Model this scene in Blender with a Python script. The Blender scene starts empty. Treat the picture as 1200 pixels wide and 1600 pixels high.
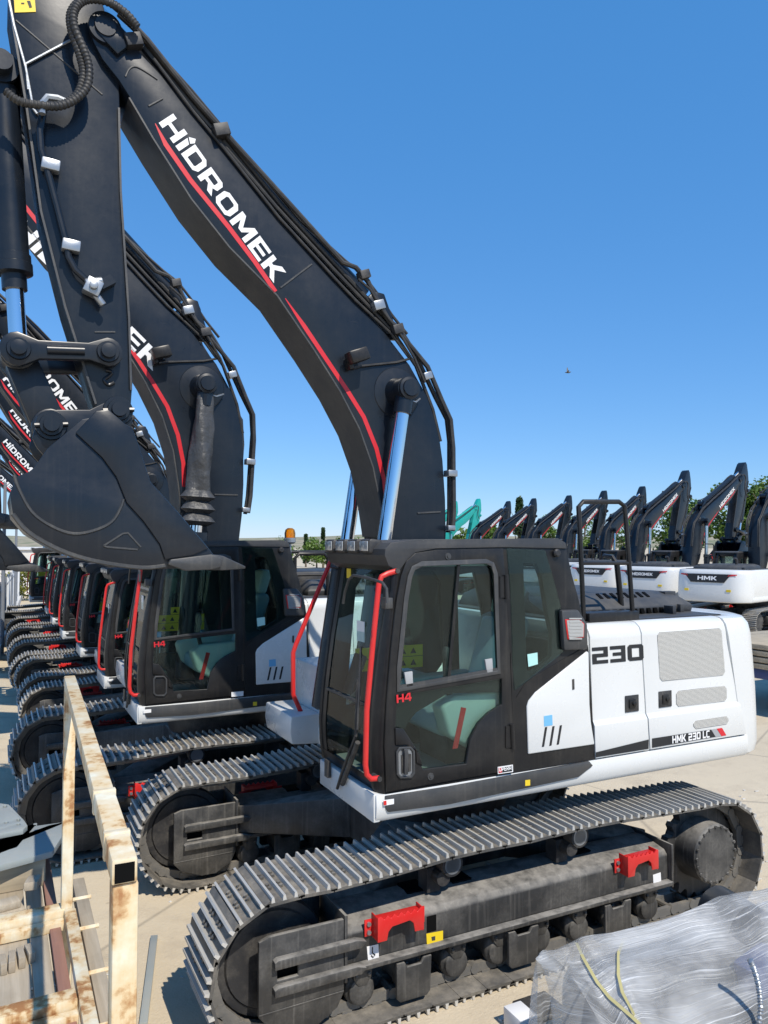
import bpy, bmesh, math, random
from mathutils import Vector, Matrix, noise
from mathutils.geometry import tessellate_polygon
random.seed(7)
R = math.radians
scene = bpy.context.scene
COL = scene.collection

# ------------------------------------------------------------------ camera
CAM = Vector((-3.35, -5.74, 2.95)); FPX = 1200.0
YAW = R(26.75); PITCH = math.atan(50 / 1200.0)
FW = Vector((math.sin(YAW) * math.cos(PITCH), math.cos(YAW) * math.cos(PITCH), math.sin(PITCH)))
RT = Vector((math.cos(YAW), -math.sin(YAW), 0)); UP = RT.cross(FW)
cd = bpy.data.cameras.new('camera'); cam = bpy.data.objects.new('camera', cd); COL.objects.link(cam)
cam.location = CAM; cam.rotation_euler = (R(90) + PITCH, 0, -YAW)
cd.sensor_fit = 'VERTICAL'; cd.sensor_height = 36; cd.sensor_width = 36; cd.lens = 36 * FPX / 1600
cd.clip_start = .05; cd.clip_end = 5000
scene.camera = cam

def ray(u, v): return FW + RT * ((u - 600) / FPX) - UP * ((v - 800) / FPX)
def py(u, v, y):                       # measured photo point -> real point on the plane Y=y
    d = ray(u, v); return CAM + d * ((y - CAM.y) / d.y)
def px(u, v, x):
    d = ray(u, v); return CAM + d * ((x - CAM.x) / d.x)
def pz(u, v, z):
    d = ray(u, v); return CAM + d * ((z - CAM.z) / d.z)
def pd(u, v, dist): return CAM + ray(u, v) * dist
def xz(pts, y): return [(p.x, p.z) for p in (py(u, v, y) for u, v in pts)]
def S(pts, s, ox, oy): return [(ox + x / s, oy + y / s) for x, y in pts]

# ------------------------------------------------------------------ materials
def newmat(name):
    m = bpy.data.materials.new(name); m.use_nodes = True
    nt = m.node_tree; nt.nodes.clear()
    out = nt.nodes.new('ShaderNodeOutputMaterial')
    return m, nt, out
def N(nt, t, **kw):
    n = nt.nodes.new(t)
    for k, v in kw.items():
        if k in n.inputs: n.inputs[k].default_value = v
        else: setattr(n, k, v)
    return n
def c4(c): return (c[0], c[1], c[2], 1)
def mixc(nt, fac, a, b):
    n = nt.nodes.new('ShaderNodeMix'); n.data_type = 'RGBA'
    for sock, val in ((0, fac), (6, a), (7, b)):
        if hasattr(val, 'links') or hasattr(val, 'is_linked'): nt.links.new(val, n.inputs[sock])
        elif sock == 0: n.inputs[0].default_value = val
        else: n.inputs[sock].default_value = c4(val)
    return n.outputs[2]
def ramp(nt, src, a, b):
    n = nt.nodes.new('ShaderNodeMapRange'); n.inputs[1].default_value = a; n.inputs[2].default_value = b
    n.clamp = True; nt.links.new(src, n.inputs[0]); return n.outputs[0]
def mul(nt, a, b, op='MULTIPLY'):
    n = nt.nodes.new('ShaderNodeMath'); n.operation = op
    for i, v in enumerate((a, b)):
        if isinstance(v, (int, float)): n.inputs[i].default_value = v
        else: nt.links.new(v, n.inputs[i])
    return n.outputs[0]
def coords(nt, scale=(1, 1, 1), kind='Object'):
    t = nt.nodes.new('ShaderNodeTexCoord'); mp = nt.nodes.new('ShaderNodeMapping')
    mp.inputs['Scale'].default_value = scale; nt.links.new(t.outputs[kind], mp.inputs[0]); return mp.outputs[0]
def noi(nt, vec, scale, detail=4, rough=.55):
    n = N(nt, 'ShaderNodeTexNoise'); n.inputs['Scale'].default_value = scale
    n.inputs['Detail'].default_value = detail; n.inputs['Roughness'].default_value = rough
    nt.links.new(vec, n.inputs['Vector']); return n.outputs[0]

def paint(name, base, rough=.4, metal=0, dust=(.32, .29, .24), amt=.15, top=0.0, scale=3, streak=0.0, bump=.02, spec=.5, coat=0, bscale=60, scratch=0):
    """painted or bare metal with a little dust (more on upward faces when top>0)"""
    m, nt, out = newmat(name)
    b = nt.nodes.new('ShaderNodeBsdfPrincipled')
    v = coords(nt)
    n1 = noi(nt, v, scale, 6, .65)
    f = mul(nt, ramp(nt, n1, .42, .75), amt)
    n2 = noi(nt, v, scale * 14, 3)
    f = mul(nt, f, mul(nt, n2, 1.6), 'MULTIPLY')
    if top:
        g = nt.nodes.new('ShaderNodeNewGeometry'); sx = nt.nodes.new('ShaderNodeSeparateXYZ')
        nt.links.new(g.outputs['Normal'], sx.inputs[0])
        up = ramp(nt, sx.outputs[2], .15, .8)
        n3 = ramp(nt, noi(nt, v, scale * 3, 5), .2, .6)
        f = mul(nt, f, mul(nt, mul(nt, up, n3), top), 'ADD')
    if streak:
        vs = coords(nt, (38, 38, 1.2)); n4 = ramp(nt, noi(nt, vs, 1, 3), .55, .8)
        f = mul(nt, f, mul(nt, n4, streak), 'ADD')
    fc = nt.nodes.new('ShaderNodeClamp'); nt.links.new(f, fc.inputs[0]); f = fc.outputs[0]
    nt.links.new(mixc(nt, f, base, dust), b.inputs['Base Color'])
    if scratch:
        vs2 = coords(nt, (3, 3, 46)); n5 = ramp(nt, noi(nt, vs2, 1.3, 4, .7), .66, .76); n6 = ramp(nt, noi(nt, v, 1.6, 3), .48, .62)
        f = mul(nt, f, mul(nt, mul(nt, n5, n6), scratch), 'ADD'); fc2 = nt.nodes.new('ShaderNodeClamp'); nt.links.new(f, fc2.inputs[0]); f = fc2.outputs[0]; nt.links.new(mixc(nt, f, base, dust), b.inputs['Base Color'])
    rr = nt.nodes.new('ShaderNodeMapRange'); rr.inputs[3].default_value = rough; rr.inputs[4].default_value = min(.95, rough + .4)
    rv = mul(nt, mul(nt, noi(nt, v, scale * .7 + .6, 5, .7), -.5, 'ADD'), .34 if rough > .2 else .05)
    nt.links.new(f, rr.inputs[0]); ra = mul(nt, rr.outputs[0], rv, 'ADD'); nt.links.new(ra, b.inputs['Roughness'])
    b.inputs['Metallic'].default_value = metal
    b.inputs['Specular IOR Level'].default_value = spec
    b.inputs['Coat Weight'].default_value = coat; b.inputs['Coat Roughness'].default_value = .12
    if bump:
        bp = nt.nodes.new('ShaderNodeBump'); bp.inputs['Strength'].default_value = bump * 6; bp.inputs['Distance'].default_value = .004
        nt.links.new(noi(nt, v, bscale, 3), bp.inputs['Height']); nt.links.new(bp.outputs[0], b.inputs['Normal'])
    nt.links.new(b.outputs[0], out.inputs[0])
    return m

M = {}
M['black'] = paint('black_paint_sky_tint', (.0075, .0115, .0185), .31, amt=.035, scale=2.2, streak=.02, bump=.010, bscale=25, spec=.42, scratch=.10)  # black paint, its base tinted blue to stand for reflected sky
M['cabblack'] = paint('cab_black', (.011, .011, .012), .36, amt=.07, scale=3, streak=.05, top=.05, bump=.02, spec=.35)
M['roofgrey'] = paint('roof_grey', (.030, .032, .036), .5, amt=.12, scale=4, top=.12, bump=.02)
M['white'] = paint('white_paint', (.67, .68, .67), .28, amt=.10, scale=2.5, dust=(.55, .50, .42), top=.06, bump=.006, coat=.3)
M['red'] = paint('red_paint', (.62, .022, .020), .38, amt=.10, scale=6, dust=(.5, .25, .2), bump=.01)
M['decalred'] = paint('red_decal', (.60, .018, .028), .4, amt=.05, bump=0)
M['decalwhite'] = paint('white_decal', (.80, .80, .80), .42, amt=.06, bump=0)
M['decaldark'] = paint('dark_decal', (.022, .023, .025), .5, amt=.03, bump=0, spec=.3)
M['decalgrey'] = paint('grey_decal', (.35, .36, .37), .45, amt=.05, bump=0)
M['yellow'] = paint('yellow_decal', (.80, .58, .02), .5, amt=.08, bump=0)
M['blue'] = paint('blue_decal', (.16, .45, .72), .5, amt=.05, bump=0)
M['palegreen'] = paint('pale_decal', (.42, .72, .68), .5, amt=.05, bump=0)
M['track'] = paint('track_steel', (.085, .083, .079), .5, metal=.2, amt=.65, top=.38, scale=5, dust=(.36, .32, .26), bump=.05)
M['chainsteel'] = paint('chain_steel', (.16, .155, .145), .45, metal=.3, amt=.5, top=.3, scale=8, dust=(.36, .32, .26), bump=.05)
M['worn_glint'] = paint('worn_glint_steel', (.52, .51, .48), .40, metal=.15, amt=.5, scale=7, dust=(.42, .37, .29), bump=.05)  # worn grouser steel, colour lifted further to carry sun glints
M['frame'] = paint('dusty_frame', (.030, .030, .030), .5, amt=.40, top=.80, scale=4, streak=.30, dust=(.27, .255, .23), bump=.03)
M['darkpart'] = paint('dark_part', (.022, .022, .024), .5, amt=.3, scale=6, bump=.03)
M['chrome'] = paint('chrome_rod', (.75, .77, .80), .10, metal=1, amt=.02, bump=0)
M['zinc'] = paint('zinc', (.36, .38, .40), .35, metal=.7, amt=.2, scale=14, bump=.02)
M['rubber'] = paint('rubber_hose', (.020, .020, .021), .55, amt=.15, scale=8, bump=.02)
M['steelplate'] = paint('grey_plate', (.30, .335, .33), .55, metal=.1, amt=.45, scale=4, dust=(.40, .37, .32), top=.1, bump=.03)
M['teal'] = paint('teal_paint', (.01, .33, .30), .4, amt=.1, bump=.01)
M['trim'] = paint('grey_trim', (.042, .044, .047), .45, amt=.15, scale=5, streak=.12, bump=.02)
M['void'] = paint('hollow_shade', (.004, .004, .004), .8, amt=0, bump=0, spec=.1)  # near-black colour standing in for the shade inside holes and slots
M['lens'] = paint('lamp_glass', (.45, .46, .46), .15, metal=.3, amt=.1, bump=0)
M['fabric'] = paint('seat_fabric', (.32, .42, .42), .8, amt=.2, scale=9, bump=.05)
M['seatgreen'] = paint('seat_cover', (.50, .60, .50), .5, amt=.2, scale=9, bump=.05)
M['mat'] = paint('floor_mat', (.34, .36, .32), .8, amt=.4, scale=6, bump=.05)
M['bluegrey'] = paint('blue_plastic', (.48, .66, .72), .35, amt=.2, scale=9, bump=.06)
M['yellowstrap'] = paint('strap', (.42, .37, .16), .6, amt=.2, scale=30, bump=.05)
M['bluepaint'] = paint('blue_paint', (.03, .06, .20), .5, amt=.3, scale=6, bump=.02)
M['fencewhite'] = paint('fence_white', (.62, .64, .66), .5, amt=.2, bump=.02)
M['fencegrey'] = paint('fence_grey', (.18, .20, .23), .5, amt=.2, bump=.02)
M['wall'] = paint('pale_render', (.62, .60, .56), .8, amt=.3, scale=2, bump=.05)

def glassmat(name, tint, refl=1.0, film=.04, filmc=(.5, .55, .52)):
    m, nt, out = newmat(name)
    tr = N(nt, 'ShaderNodeBsdfTransparent'); tr.inputs[0].default_value = c4(tint)
    gl = N(nt, 'ShaderNodeBsdfGlossy'); gl.inputs['Roughness'].default_value = .02
    df = N(nt, 'ShaderNodeBsdfDiffuse'); df.inputs[0].default_value = c4(filmc)
    lw = N(nt, 'ShaderNodeFresnel'); lw.inputs[0].default_value = 1.5
    v = coords(nt, (6, 6, 2)); dn = mul(nt, ramp(nt, noi(nt, v, 2, 6, .7), .35, .8), film * 2.0)
    m1 = nt.nodes.new('ShaderNodeMixShader'); m2 = nt.nodes.new('ShaderNodeMixShader')
    nt.links.new(dn, m1.inputs[0]); nt.links.new(tr.outputs[0], m1.inputs[1]); nt.links.new(df.outputs[0], m1.inputs[2])
    nt.links.new(mul(nt, lw.outputs[0], refl), m2.inputs[0]); nt.links.new(m1.outputs[0], m2.inputs[1]); nt.links.new(gl.outputs[0], m2.inputs[2])
    nt.links.new(m2.outputs[0], out.inputs[0]); return m
M['glass'] = glassmat('tinted_glass', (.82, .93, .91), .55, .006)
M['darkglass'] = glassmat('dark_glass', (.74, .86, .85), .5, .003)
M['amber'] = glassmat('amber_plastic', (.95, .42, .02), 1.0, .30, (.9, .40, .01))

def mat_grille():
    m, nt, out = newmat('perforated_sheet')
    b = nt.nodes.new('ShaderNodeBsdfPrincipled'); v = coords(nt, (1, 1, 1))
    sx = nt.nodes.new('ShaderNodeSeparateXYZ'); nt.links.new(v, sx.inputs[0])
    k = 2 * math.pi / .019
    a = mul(nt, mul(nt, mul(nt, sx.outputs[0], sx.outputs[2], 'ADD'), k), 0, 'ADD')
    c = mul(nt, mul(nt, sx.outputs[0], sx.outputs[2], 'SUBTRACT'), k)
    s = mul(nt, mul(nt, a, 0, 'SINE'), mul(nt, c, 0, 'SINE'))
    h = ramp(nt, s, .12, .3)
    nt.links.new(mixc(nt, h, (.62, .61, .57), (.03, .03, .03)), b.inputs['Base Color'])
    b.inputs['Roughness'].default_value = .5
    nt.links.new(b.outputs[0], out.inputs[0]); return m
M['grille'] = mat_grille()

def mat_ground():
    m, nt, out = newmat('concrete_yard')
    b = nt.nodes.new('ShaderNodeBsdfPrincipled'); v = coords(nt)
    big = noi(nt, v, .35, 6, .6); mid = noi(nt, v, 2.2, 8, .65); fine = noi(nt, v, 45, 4, .7)
    col = mixc(nt, ramp(nt, big, .3, .7), (.53, .44, .31), (.61, .515, .37))
    col = mixc(nt, mul(nt, ramp(nt, mid, .50, .8), .6), col, (.36, .29, .21))
    col = mixc(nt, mul(nt, ramp(nt, fine, .52, .75), .5), col, (.60, .51, .385))
    vt = coords(nt, (.5, 6, 1)); tr = ramp(nt, noi(nt, vt, .8, 5), .58, .72)
    col = mixc(nt, mul(nt, tr, .30), col, (.33, .265, .19))
    oil = ramp(nt, noi(nt, v, .9, 3, .5), .66, .74)
    col = mixc(nt, mul(nt, oil, .42), col, (.20, .165, .125))
    spot = ramp(nt, noi(nt, v, 7, 3, .6), .68, .74)
    col = mixc(nt, mul(nt, spot, .35), col, (.24, .19, .14))
    vo = N(nt, 'ShaderNodeTexVoronoi'); vo.feature = 'DISTANCE_TO_EDGE'; vo.inputs['Scale'].default_value = .28
    nt.links.new(mul(nt, v, v, 'ADD') if False else v, vo.inputs['Vector'])
    crack = ramp(nt, vo.outputs['Distance'], .006, .0)
    col = mixc(nt, mul(nt, crack, .55), col, (.22, .19, .15))
    nt.links.new(col, b.inputs['Base Color']); b.inputs['Roughness'].default_value = .85
    bp = nt.nodes.new('ShaderNodeBump'); bp.inputs['Strength'].default_value = .45; bp.inputs['Distance'].default_value = .015
    nt.links.new(mul(nt, fine, mul(nt, mid, 2), 'ADD'), bp.inputs['Height']); nt.links.new(bp.outputs[0], b.inputs['Normal'])
    nt.links.new(b.outputs[0], out.inputs[0]); return m
M['ground'] = mat_ground()

def mat_rusty():
    m, nt, out = newmat('rusty_cream_paint')
    b = nt.nodes.new('ShaderNodeBsdfPrincipled'); v = coords(nt)
    n1 = noi(nt, v, 4.5, 8, .62); n2 = noi(nt, v, 30, 4)
    vs = coords(nt, (16, 16, 2.0)); n3 = noi(nt, vs, 1.2, 5)
    r = mul(nt, mul(nt, n1, mul(nt, n2, .18), 'ADD'), mul(nt, n3, .35), 'ADD')
    stain = ramp(nt, r, .62, .86); rust = ramp(nt, r, .80, .89)
    col = mixc(nt, mul(nt, n3, .55), (.76, .73, .60), (.68, .61, .40))
    col = mixc(nt, mul(nt, stain, .75), col, (.62, .37, .11))
    col = mixc(nt, mul(nt, rust, .85), col, (.30, .115, .035))
    nt.links.new(col, b.inputs['Base Color']); b.inputs['Roughness'].default_value = .55
    bp = nt.nodes.new('ShaderNodeBump'); bp.inputs['Strength'].default_value = .3; bp.inputs['Distance'].default_value = .003
    nt.links.new(mul(nt, n2, rust, 'ADD'), bp.inputs['Height']); nt.links.new(bp.outputs[0], b.inputs['Normal'])
    nt.links.new(b.outputs[0], out.inputs[0]); return m
M['rusty'] = mat_rusty()

def mat_wood(name, a, bcol, sc=(30, 1.5, 30)):
    m, nt, out = newmat(name)
    b = nt.nodes.new('ShaderNodeBsdfPrincipled'); v = coords(nt, sc)
    n = noi(nt, v, 1, 6, .6); n2 = noi(nt, coords(nt), 3, 4)
    col = mixc(nt, ramp(nt, n, .3, .7), a, bcol); col = mixc(nt, mul(nt, ramp(nt, n2, .5, .8), .5), col, (.10, .085, .065))
    nt.links.new(col, b.inputs['Base Color']); b.inputs['Roughness'].default_value = .8
    bp = nt.nodes.new('ShaderNodeBump'); bp.inputs['Strength'].default_value = .3; bp.inputs['Distance'].default_value = .004
    nt.links.new(n, bp.inputs['Height']); nt.links.new(bp.outputs[0], b.inputs['Normal'])
    nt.links.new(b.outputs[0], out.inputs[0]); return m
M['wood'] = mat_wood('weathered_wood', (.34, .28, .20), (.48, .41, .31))
M['woodx'] = mat_wood('weathered_wood_cross', (.36, .30, .21), (.52, .43, .30), (1.5, 30, 30))
M['redwood'] = mat_wood('red_brown_timber', (.24, .12, .085), (.32, .17, .125))

def mat_film():
    m, nt, out = newmat('stretch_film')
    tr = N(nt, 'ShaderNodeBsdfTransparent'); tr.inputs[0].default_value = (.90, .91, .92, 1)
    b = nt.nodes.new('ShaderNodeBsdfPrincipled'); b.inputs['Base Color'].default_value = (.72, .72, .71, 1)
    b.inputs['Roughness'].default_value = .20; b.inputs['Specular IOR Level'].default_value = .7
    t = nt.nodes.new('ShaderNodeTexCoord')
    def streak(rot, sx, sy, warp):
        mp = nt.nodes.new('ShaderNodeMapping'); mp.inputs['Rotation'].default_value = (0, 0, rot); mp.inputs['Scale'].default_value = (sx, sy, 1)
        nw = noi(nt, t.outputs['UV'], 2.6, 3)
        cmb = nt.nodes.new('ShaderNodeCombineXYZ'); nt.links.new(mul(nt, nw, warp), cmb.inputs[1])
        add = nt.nodes.new('ShaderNodeVectorMath'); add.operation = 'ADD'
        nt.links.new(t.outputs['UV'], add.inputs[0]); nt.links.new(cmb.outputs[0], add.inputs[1]); nt.links.new(add.outputs[0], mp.inputs[0])
        return noi(nt, mp.outputs[0], 1.0, 4, .62)
    s1 = streak(.10, 2.6, 190, .14); s2 = streak(-.55, 3.5, 140, .12); s3 = streak(.62, 3.0, 150, .14)
    big = noi(nt, t.outputs['UV'], 5, 4); p1 = ramp(nt, noi(nt, t.outputs['UV'], 7, 3), .40, .62)
    mp2 = nt.nodes.new('ShaderNodeMapping'); mp2.inputs['Location'].default_value = (3.1, 5.7, 0); nt.links.new(t.outputs['UV'], mp2.inputs[0])
    p2 = ramp(nt, noi(nt, mp2.outputs[0], 6, 3), .45, .62)
    f = mul(nt, ramp(nt, s1, .56, .68), mul(nt, p1, .75))
    f = mul(nt, f, mul(nt, ramp(nt, s2, .57, .68), mul(nt, p2, .7)), 'ADD')
    f = mul(nt, f, mul(nt, ramp(nt, s3, .60, .70), .45), 'ADD')
    f = mul(nt, f, mul(nt, ramp(nt, big, .40, .64), .38), 'ADD')
    f = mul(nt, f, .20, 'ADD')
    fc = nt.nodes.new('ShaderNodeClamp'); nt.links.new(f, fc.inputs[0]); f = fc.outputs[0]
    mx = nt.nodes.new('ShaderNodeMixShader'); nt.links.new(f, mx.inputs[0]); nt.links.new(tr.outputs[0], mx.inputs[1]); nt.links.new(b.outputs[0], mx.inputs[2])
    bp = nt.nodes.new('ShaderNodeBump'); bp.inputs['Strength'].default_value = .8; bp.inputs['Distance'].default_value = .010
    nt.links.new(mul(nt, s1, s2, 'ADD'), bp.inputs['Height']); nt.links.new(bp.outputs[0], b.inputs['Normal'])
    nt.links.new(mx.outputs[0], out.inputs[0]); return m
M['film'] = mat_film()
def mat_plastic(name, base, rough, sc):
    m, nt, out = newmat(name); b = nt.nodes.new('ShaderNodeBsdfPrincipled'); v = coords(nt)
    b.inputs['Base Color'].default_value = c4(base); b.inputs['Roughness'].default_value = rough
    n = noi(nt, v, sc, 4, .5); bp = nt.nodes.new('ShaderNodeBump'); bp.inputs['Strength'].default_value = 1; bp.inputs['Distance'].default_value = .05
    nt.links.new(n, bp.inputs['Height']); nt.links.new(bp.outputs[0], b.inputs['Normal']); nt.links.new(b.outputs[0], out.inputs[0]); return m
M['blackfilm'] = mat_plastic('black_plastic_wrap', (.018, .018, .02), .22, 9)
M['canvas'] = mat_plastic('dark_canvas', (.055, .056, .058), .5, 5)

def mat_leaf(name, c):
    m, nt, out = newmat(name)
    b = nt.nodes.new('ShaderNodeBsdfPrincipled'); v = coords(nt)
    n = noi(nt, v, 1.3, 3); n2 = noi(nt, v, 9, 2)
    col = mixc(nt, ramp(nt, n, .35, .65), c, (c[0] * 1.5, c[1] * 1.35, c[2] * 1.1)); col = mixc(nt, mul(nt, n2, .5), col, (c[0] * .6, c[1] * .65, c[2] * .7))
    nt.links.new(col, b.inputs['Base Color']); b.inputs['Roughness'].default_value = .55
    tl = N(nt, 'ShaderNodeBsdfTranslucent'); nt.links.new(col, tl.inputs[0])
    mx = nt.nodes.new('ShaderNodeMixShader'); mx.inputs[0].default_value = .3
    nt.links.new(b.outputs[0], mx.inputs[1]); nt.links.new(tl.outputs[0], mx.inputs[2]); nt.links.new(mx.outputs[0], out.inputs[0]); return m
M['leaf'] = mat_leaf('green_leaves', (.105, .185, .030)); M['conifer'] = mat_leaf('dark_needles', (.035, .075, .025)); M['bush'] = mat_leaf('yellow_green_leaves', (.18, .20, .03))
M['bark'] = paint('bark', (.10, .075, .05), .9, amt=.4, scale=9, bump=.1)
def mat_hill():
    m, nt, out = newmat('dry_hill'); b = nt.nodes.new('ShaderNodeBsdfPrincipled'); v = coords(nt)
    col = mixc(nt, ramp(nt, noi(nt, v, .06, 6), .4, .65), (.34, .29, .20), (.17, .19, .10)); nt.links.new(col, b.inputs['Base Color']); b.inputs['Roughness'].default_value = .9
    nt.links.new(b.outputs[0], out.inputs[0]); return m
M['hill'] = mat_hill()

# ------------------------------------------------------------------ mesh helpers
class MB:
    def __init__(s): s.v = []; s.f = []; s.m = []; s.mi = 0
    def add(s, vs, fs):
        o = len(s.v); s.v += [tuple(v) for v in vs]; s.f += [tuple(i + o for i in f) for f in fs]; s.m += [s.mi] * len(fs); return s
    def box(s, x0, x1, y0, y1, z0, z1):
        return s.add([(x0, y0, z0), (x1, y0, z0), (x1, y1, z0), (x0, y1, z0), (x0, y0, z1), (x1, y0, z1), (x1, y1, z1), (x0, y1, z1)],
                     [(0, 3, 2, 1), (4, 5, 6, 7), (0, 1, 5, 4), (1, 2, 6, 5), (2, 3, 7, 6), (3, 0, 4, 7)])
    def obox(s, c, ax, ay, az):
        c = Vector(c); ax = Vector(ax); ay = Vector(ay); az = Vector(az); vs = []
        for k in (-1, 1):
            for a, b in ((-1, -1), (1, -1), (1, 1), (-1, 1)): vs.append(c + ax * a + ay * b + az * k)
        return s.add(vs, [(0, 3, 2, 1), (4, 5, 6, 7), (0, 1, 5, 4), (1, 2, 6, 5), (2, 3, 7, 6), (3, 0, 4, 7)])
    def bar(s, p0, p1, w, h, up=(0, 0, 1)):
        p0 = Vector(p0); p1 = Vector(p1); d = p1 - p0; n = d.normalized(); sd = n.cross(Vector(up))
        if sd.length < 1e-4: sd = n.cross(Vector((1, 0, 0)))
        sd.normalize(); u2 = sd.cross(n); return s.obox((p0 + p1) / 2, d / 2, sd * w / 2, u2 * h / 2)
    def prism(s, contours, y0, y1, fn=None):
        """contours of (x,z): first is outer, rest holes; extruded between y0 and y1 (fn maps (x,y,z))"""
        if not isinstance(contours[0][0], (tuple, list, Vector)): contours = [contours]
        polys = [[Vector((p[0], p[1], 0)) for p in c] for c in contours]
        tris = tessellate_polygon(polys); flat = [p for c in polys for p in c]; n = len(flat)
        fn = fn or (lambda x, y, z: (x, y, z))
        vs = [fn(p.x, y0, p.y) for p in flat] + [fn(p.x, y1, p.y) for p in flat]
        fs = [tuple(t) for t in tris] + [tuple(i + n for i in reversed(t)) for t in tris]; o = 0
        for c in polys:
            k = len(c)
            for i in range(k):
                a = o + i; b = o + (i + 1) % k; fs.append((a, b, b + n, a + n))
            o += k
        return s.add(vs, fs)
    def cyl(s, p0, p1, r, n=16, r1=None, cap=True):
        p0 = Vector(p0); p1 = Vector(p1); d = (p1 - p0).normalized(); r1 = r if r1 is None else r1
        a = d.cross(Vector((0, 0, 1)));
        if a.length < 1e-3: a = d.cross(Vector((1, 0, 0)))
        a.normalize(); b = d.cross(a); vs = []
        for p, q in ((p0, r), (p1, r1)):
            for i in range(n):
                t = 2 * math.pi * i / n; vs.append(p + a * math.cos(t) * q + b * math.sin(t) * q)
        fs = [(i, (i + 1) % n, n + (i + 1) % n, n + i) for i in range(n)]
        if cap: fs += [tuple(range(n - 1, -1, -1)), tuple(range(n, 2 * n))]
        return s.add(vs, fs)
    def tube(s, pts, r, n=8, closed=False, smooth=0):
        pts = [Vector(p) for p in pts]
        if smooth:
            q = []
            m = len(pts)
            for i in range(m - 1):
                p0 = pts[max(i - 1, 0)]; p1 = pts[i]; p2 = pts[i + 1]; p3 = pts[min(i + 2, m - 1)]
                for k in range(smooth):
                    t = k / smooth; q.append(.5 * ((2 * p1) + (-p0 + p2) * t + (2 * p0 - 5 * p1 + 4 * p2 - p3) * t * t + (-p0 + 3 * p1 - 3 * p2 + p3) * t ** 3))
            q.append(pts[-1]); pts = q
        k = len(pts); vs = []; prev = None
        for i, p in enumerate(pts):
            d = (pts[(i + 1) % k if closed else min(i + 1, k - 1)] - pts[(i - 1) % k if closed else max(i - 1, 0)]).normalized()
            if prev is None:
                a = d.cross(Vector((0, 1, 0)));
                if a.length < .05: a = d.cross(Vector((1, 0, 0)))
            else: a = prev - d * prev.dot(d)
            a.normalize(); prev = a; b = d.cross(a); rr = r(i / (k - 1)) if callable(r) else r
            for j in range(n):
                t = 2 * math.pi * j / n; vs.append(p + a * math.cos(t) * rr + b * math.sin(t) * rr)
        fs = []
        for i in range(k if closed else k - 1):
            for j in range(n):
                a0 = i * n + j; b0 = i * n + (j + 1) % n; a1 = ((i + 1) % k) * n + j; b1 = ((i + 1) % k) * n + (j + 1) % n; fs.append((a0, b0, b1, a1))
        if not closed: fs += [tuple(range(n - 1, -1, -1)), tuple(range((k - 1) * n, k * n))]
        return s.add(vs, fs)
    def lathe(s, c, axis, prof, n=20):
        """prof: (along, radius)"""
        c = Vector(c); d = Vector(axis).normalized(); a = d.cross(Vector((0, 0, 1)))
        if a.length < 1e-3: a = d.cross(Vector((1, 0, 0)))
        a.normalize(); b = d.cross(a); vs = []; k = len(prof)
        for h, r in prof:
            for i in range(n):
                t = 2 * math.pi * i / n; vs.append(c + d * h + (a * math.cos(t) + b * math.sin(t)) * max(r, 1e-4))
        fs = [(i * n + j, i * n + (j + 1) % n, (i + 1) * n + (j + 1) % n, (i + 1) * n + j) for i in range(k - 1) for j in range(n)]
        fs += [tuple(range(n - 1, -1, -1)), tuple(range((k - 1) * n, k * n))]
        return s.add(vs, fs)
    def build(s, name, mat, parent=None, bevel=0, smooth=True, seg=2, label=None):
        me = bpy.data.meshes.new(name); me.from_pydata(s.v, [], s.f)
        mats = mat if isinstance(mat, (list, tuple)) else [mat]
        for m in mats: me.materials.append(m)
        if len(mats) > 1: me.polygons.foreach_set('material_index', s.m)
        bm = bmesh.new(); bm.from_mesh(me); bmesh.ops.recalc_face_normals(bm, faces=bm.faces)
        if bevel:
            es = [e for e in bm.edges if len(e.link_faces) == 2 and e.calc_face_angle(0) > R(28)]
            bmesh.ops.bevel(bm, geom=es, offset=bevel, segments=seg, profile=.5, affect='EDGES', clamp_overlap=True)
        bm.to_mesh(me); bm.free()
        if smooth:
            me.polygons.foreach_set('use_smooth', [True] * len(me.polygons)); me.set_sharp_from_angle(angle=R(34))
        o = bpy.data.objects.new(name, me); COL.objects.link(o)
        if parent: o.parent = parent
        if label: o['label'] = label
        return o

def empty(name, loc=(0, 0, 0), label=None, cat=None, group=None):
    o = bpy.data.objects.new(name, None); COL.objects.link(o); o.location = loc; o.empty_display_size = .3
    if label: tag(o, label, cat, group)
    return o
def tag(o, label=None, cat=None, group=None, kind=None):
    if label: o['label'] = label
    if cat: o['category'] = cat
    if group: o['group'] = group
    if kind: o['kind'] = kind
    return o

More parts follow.
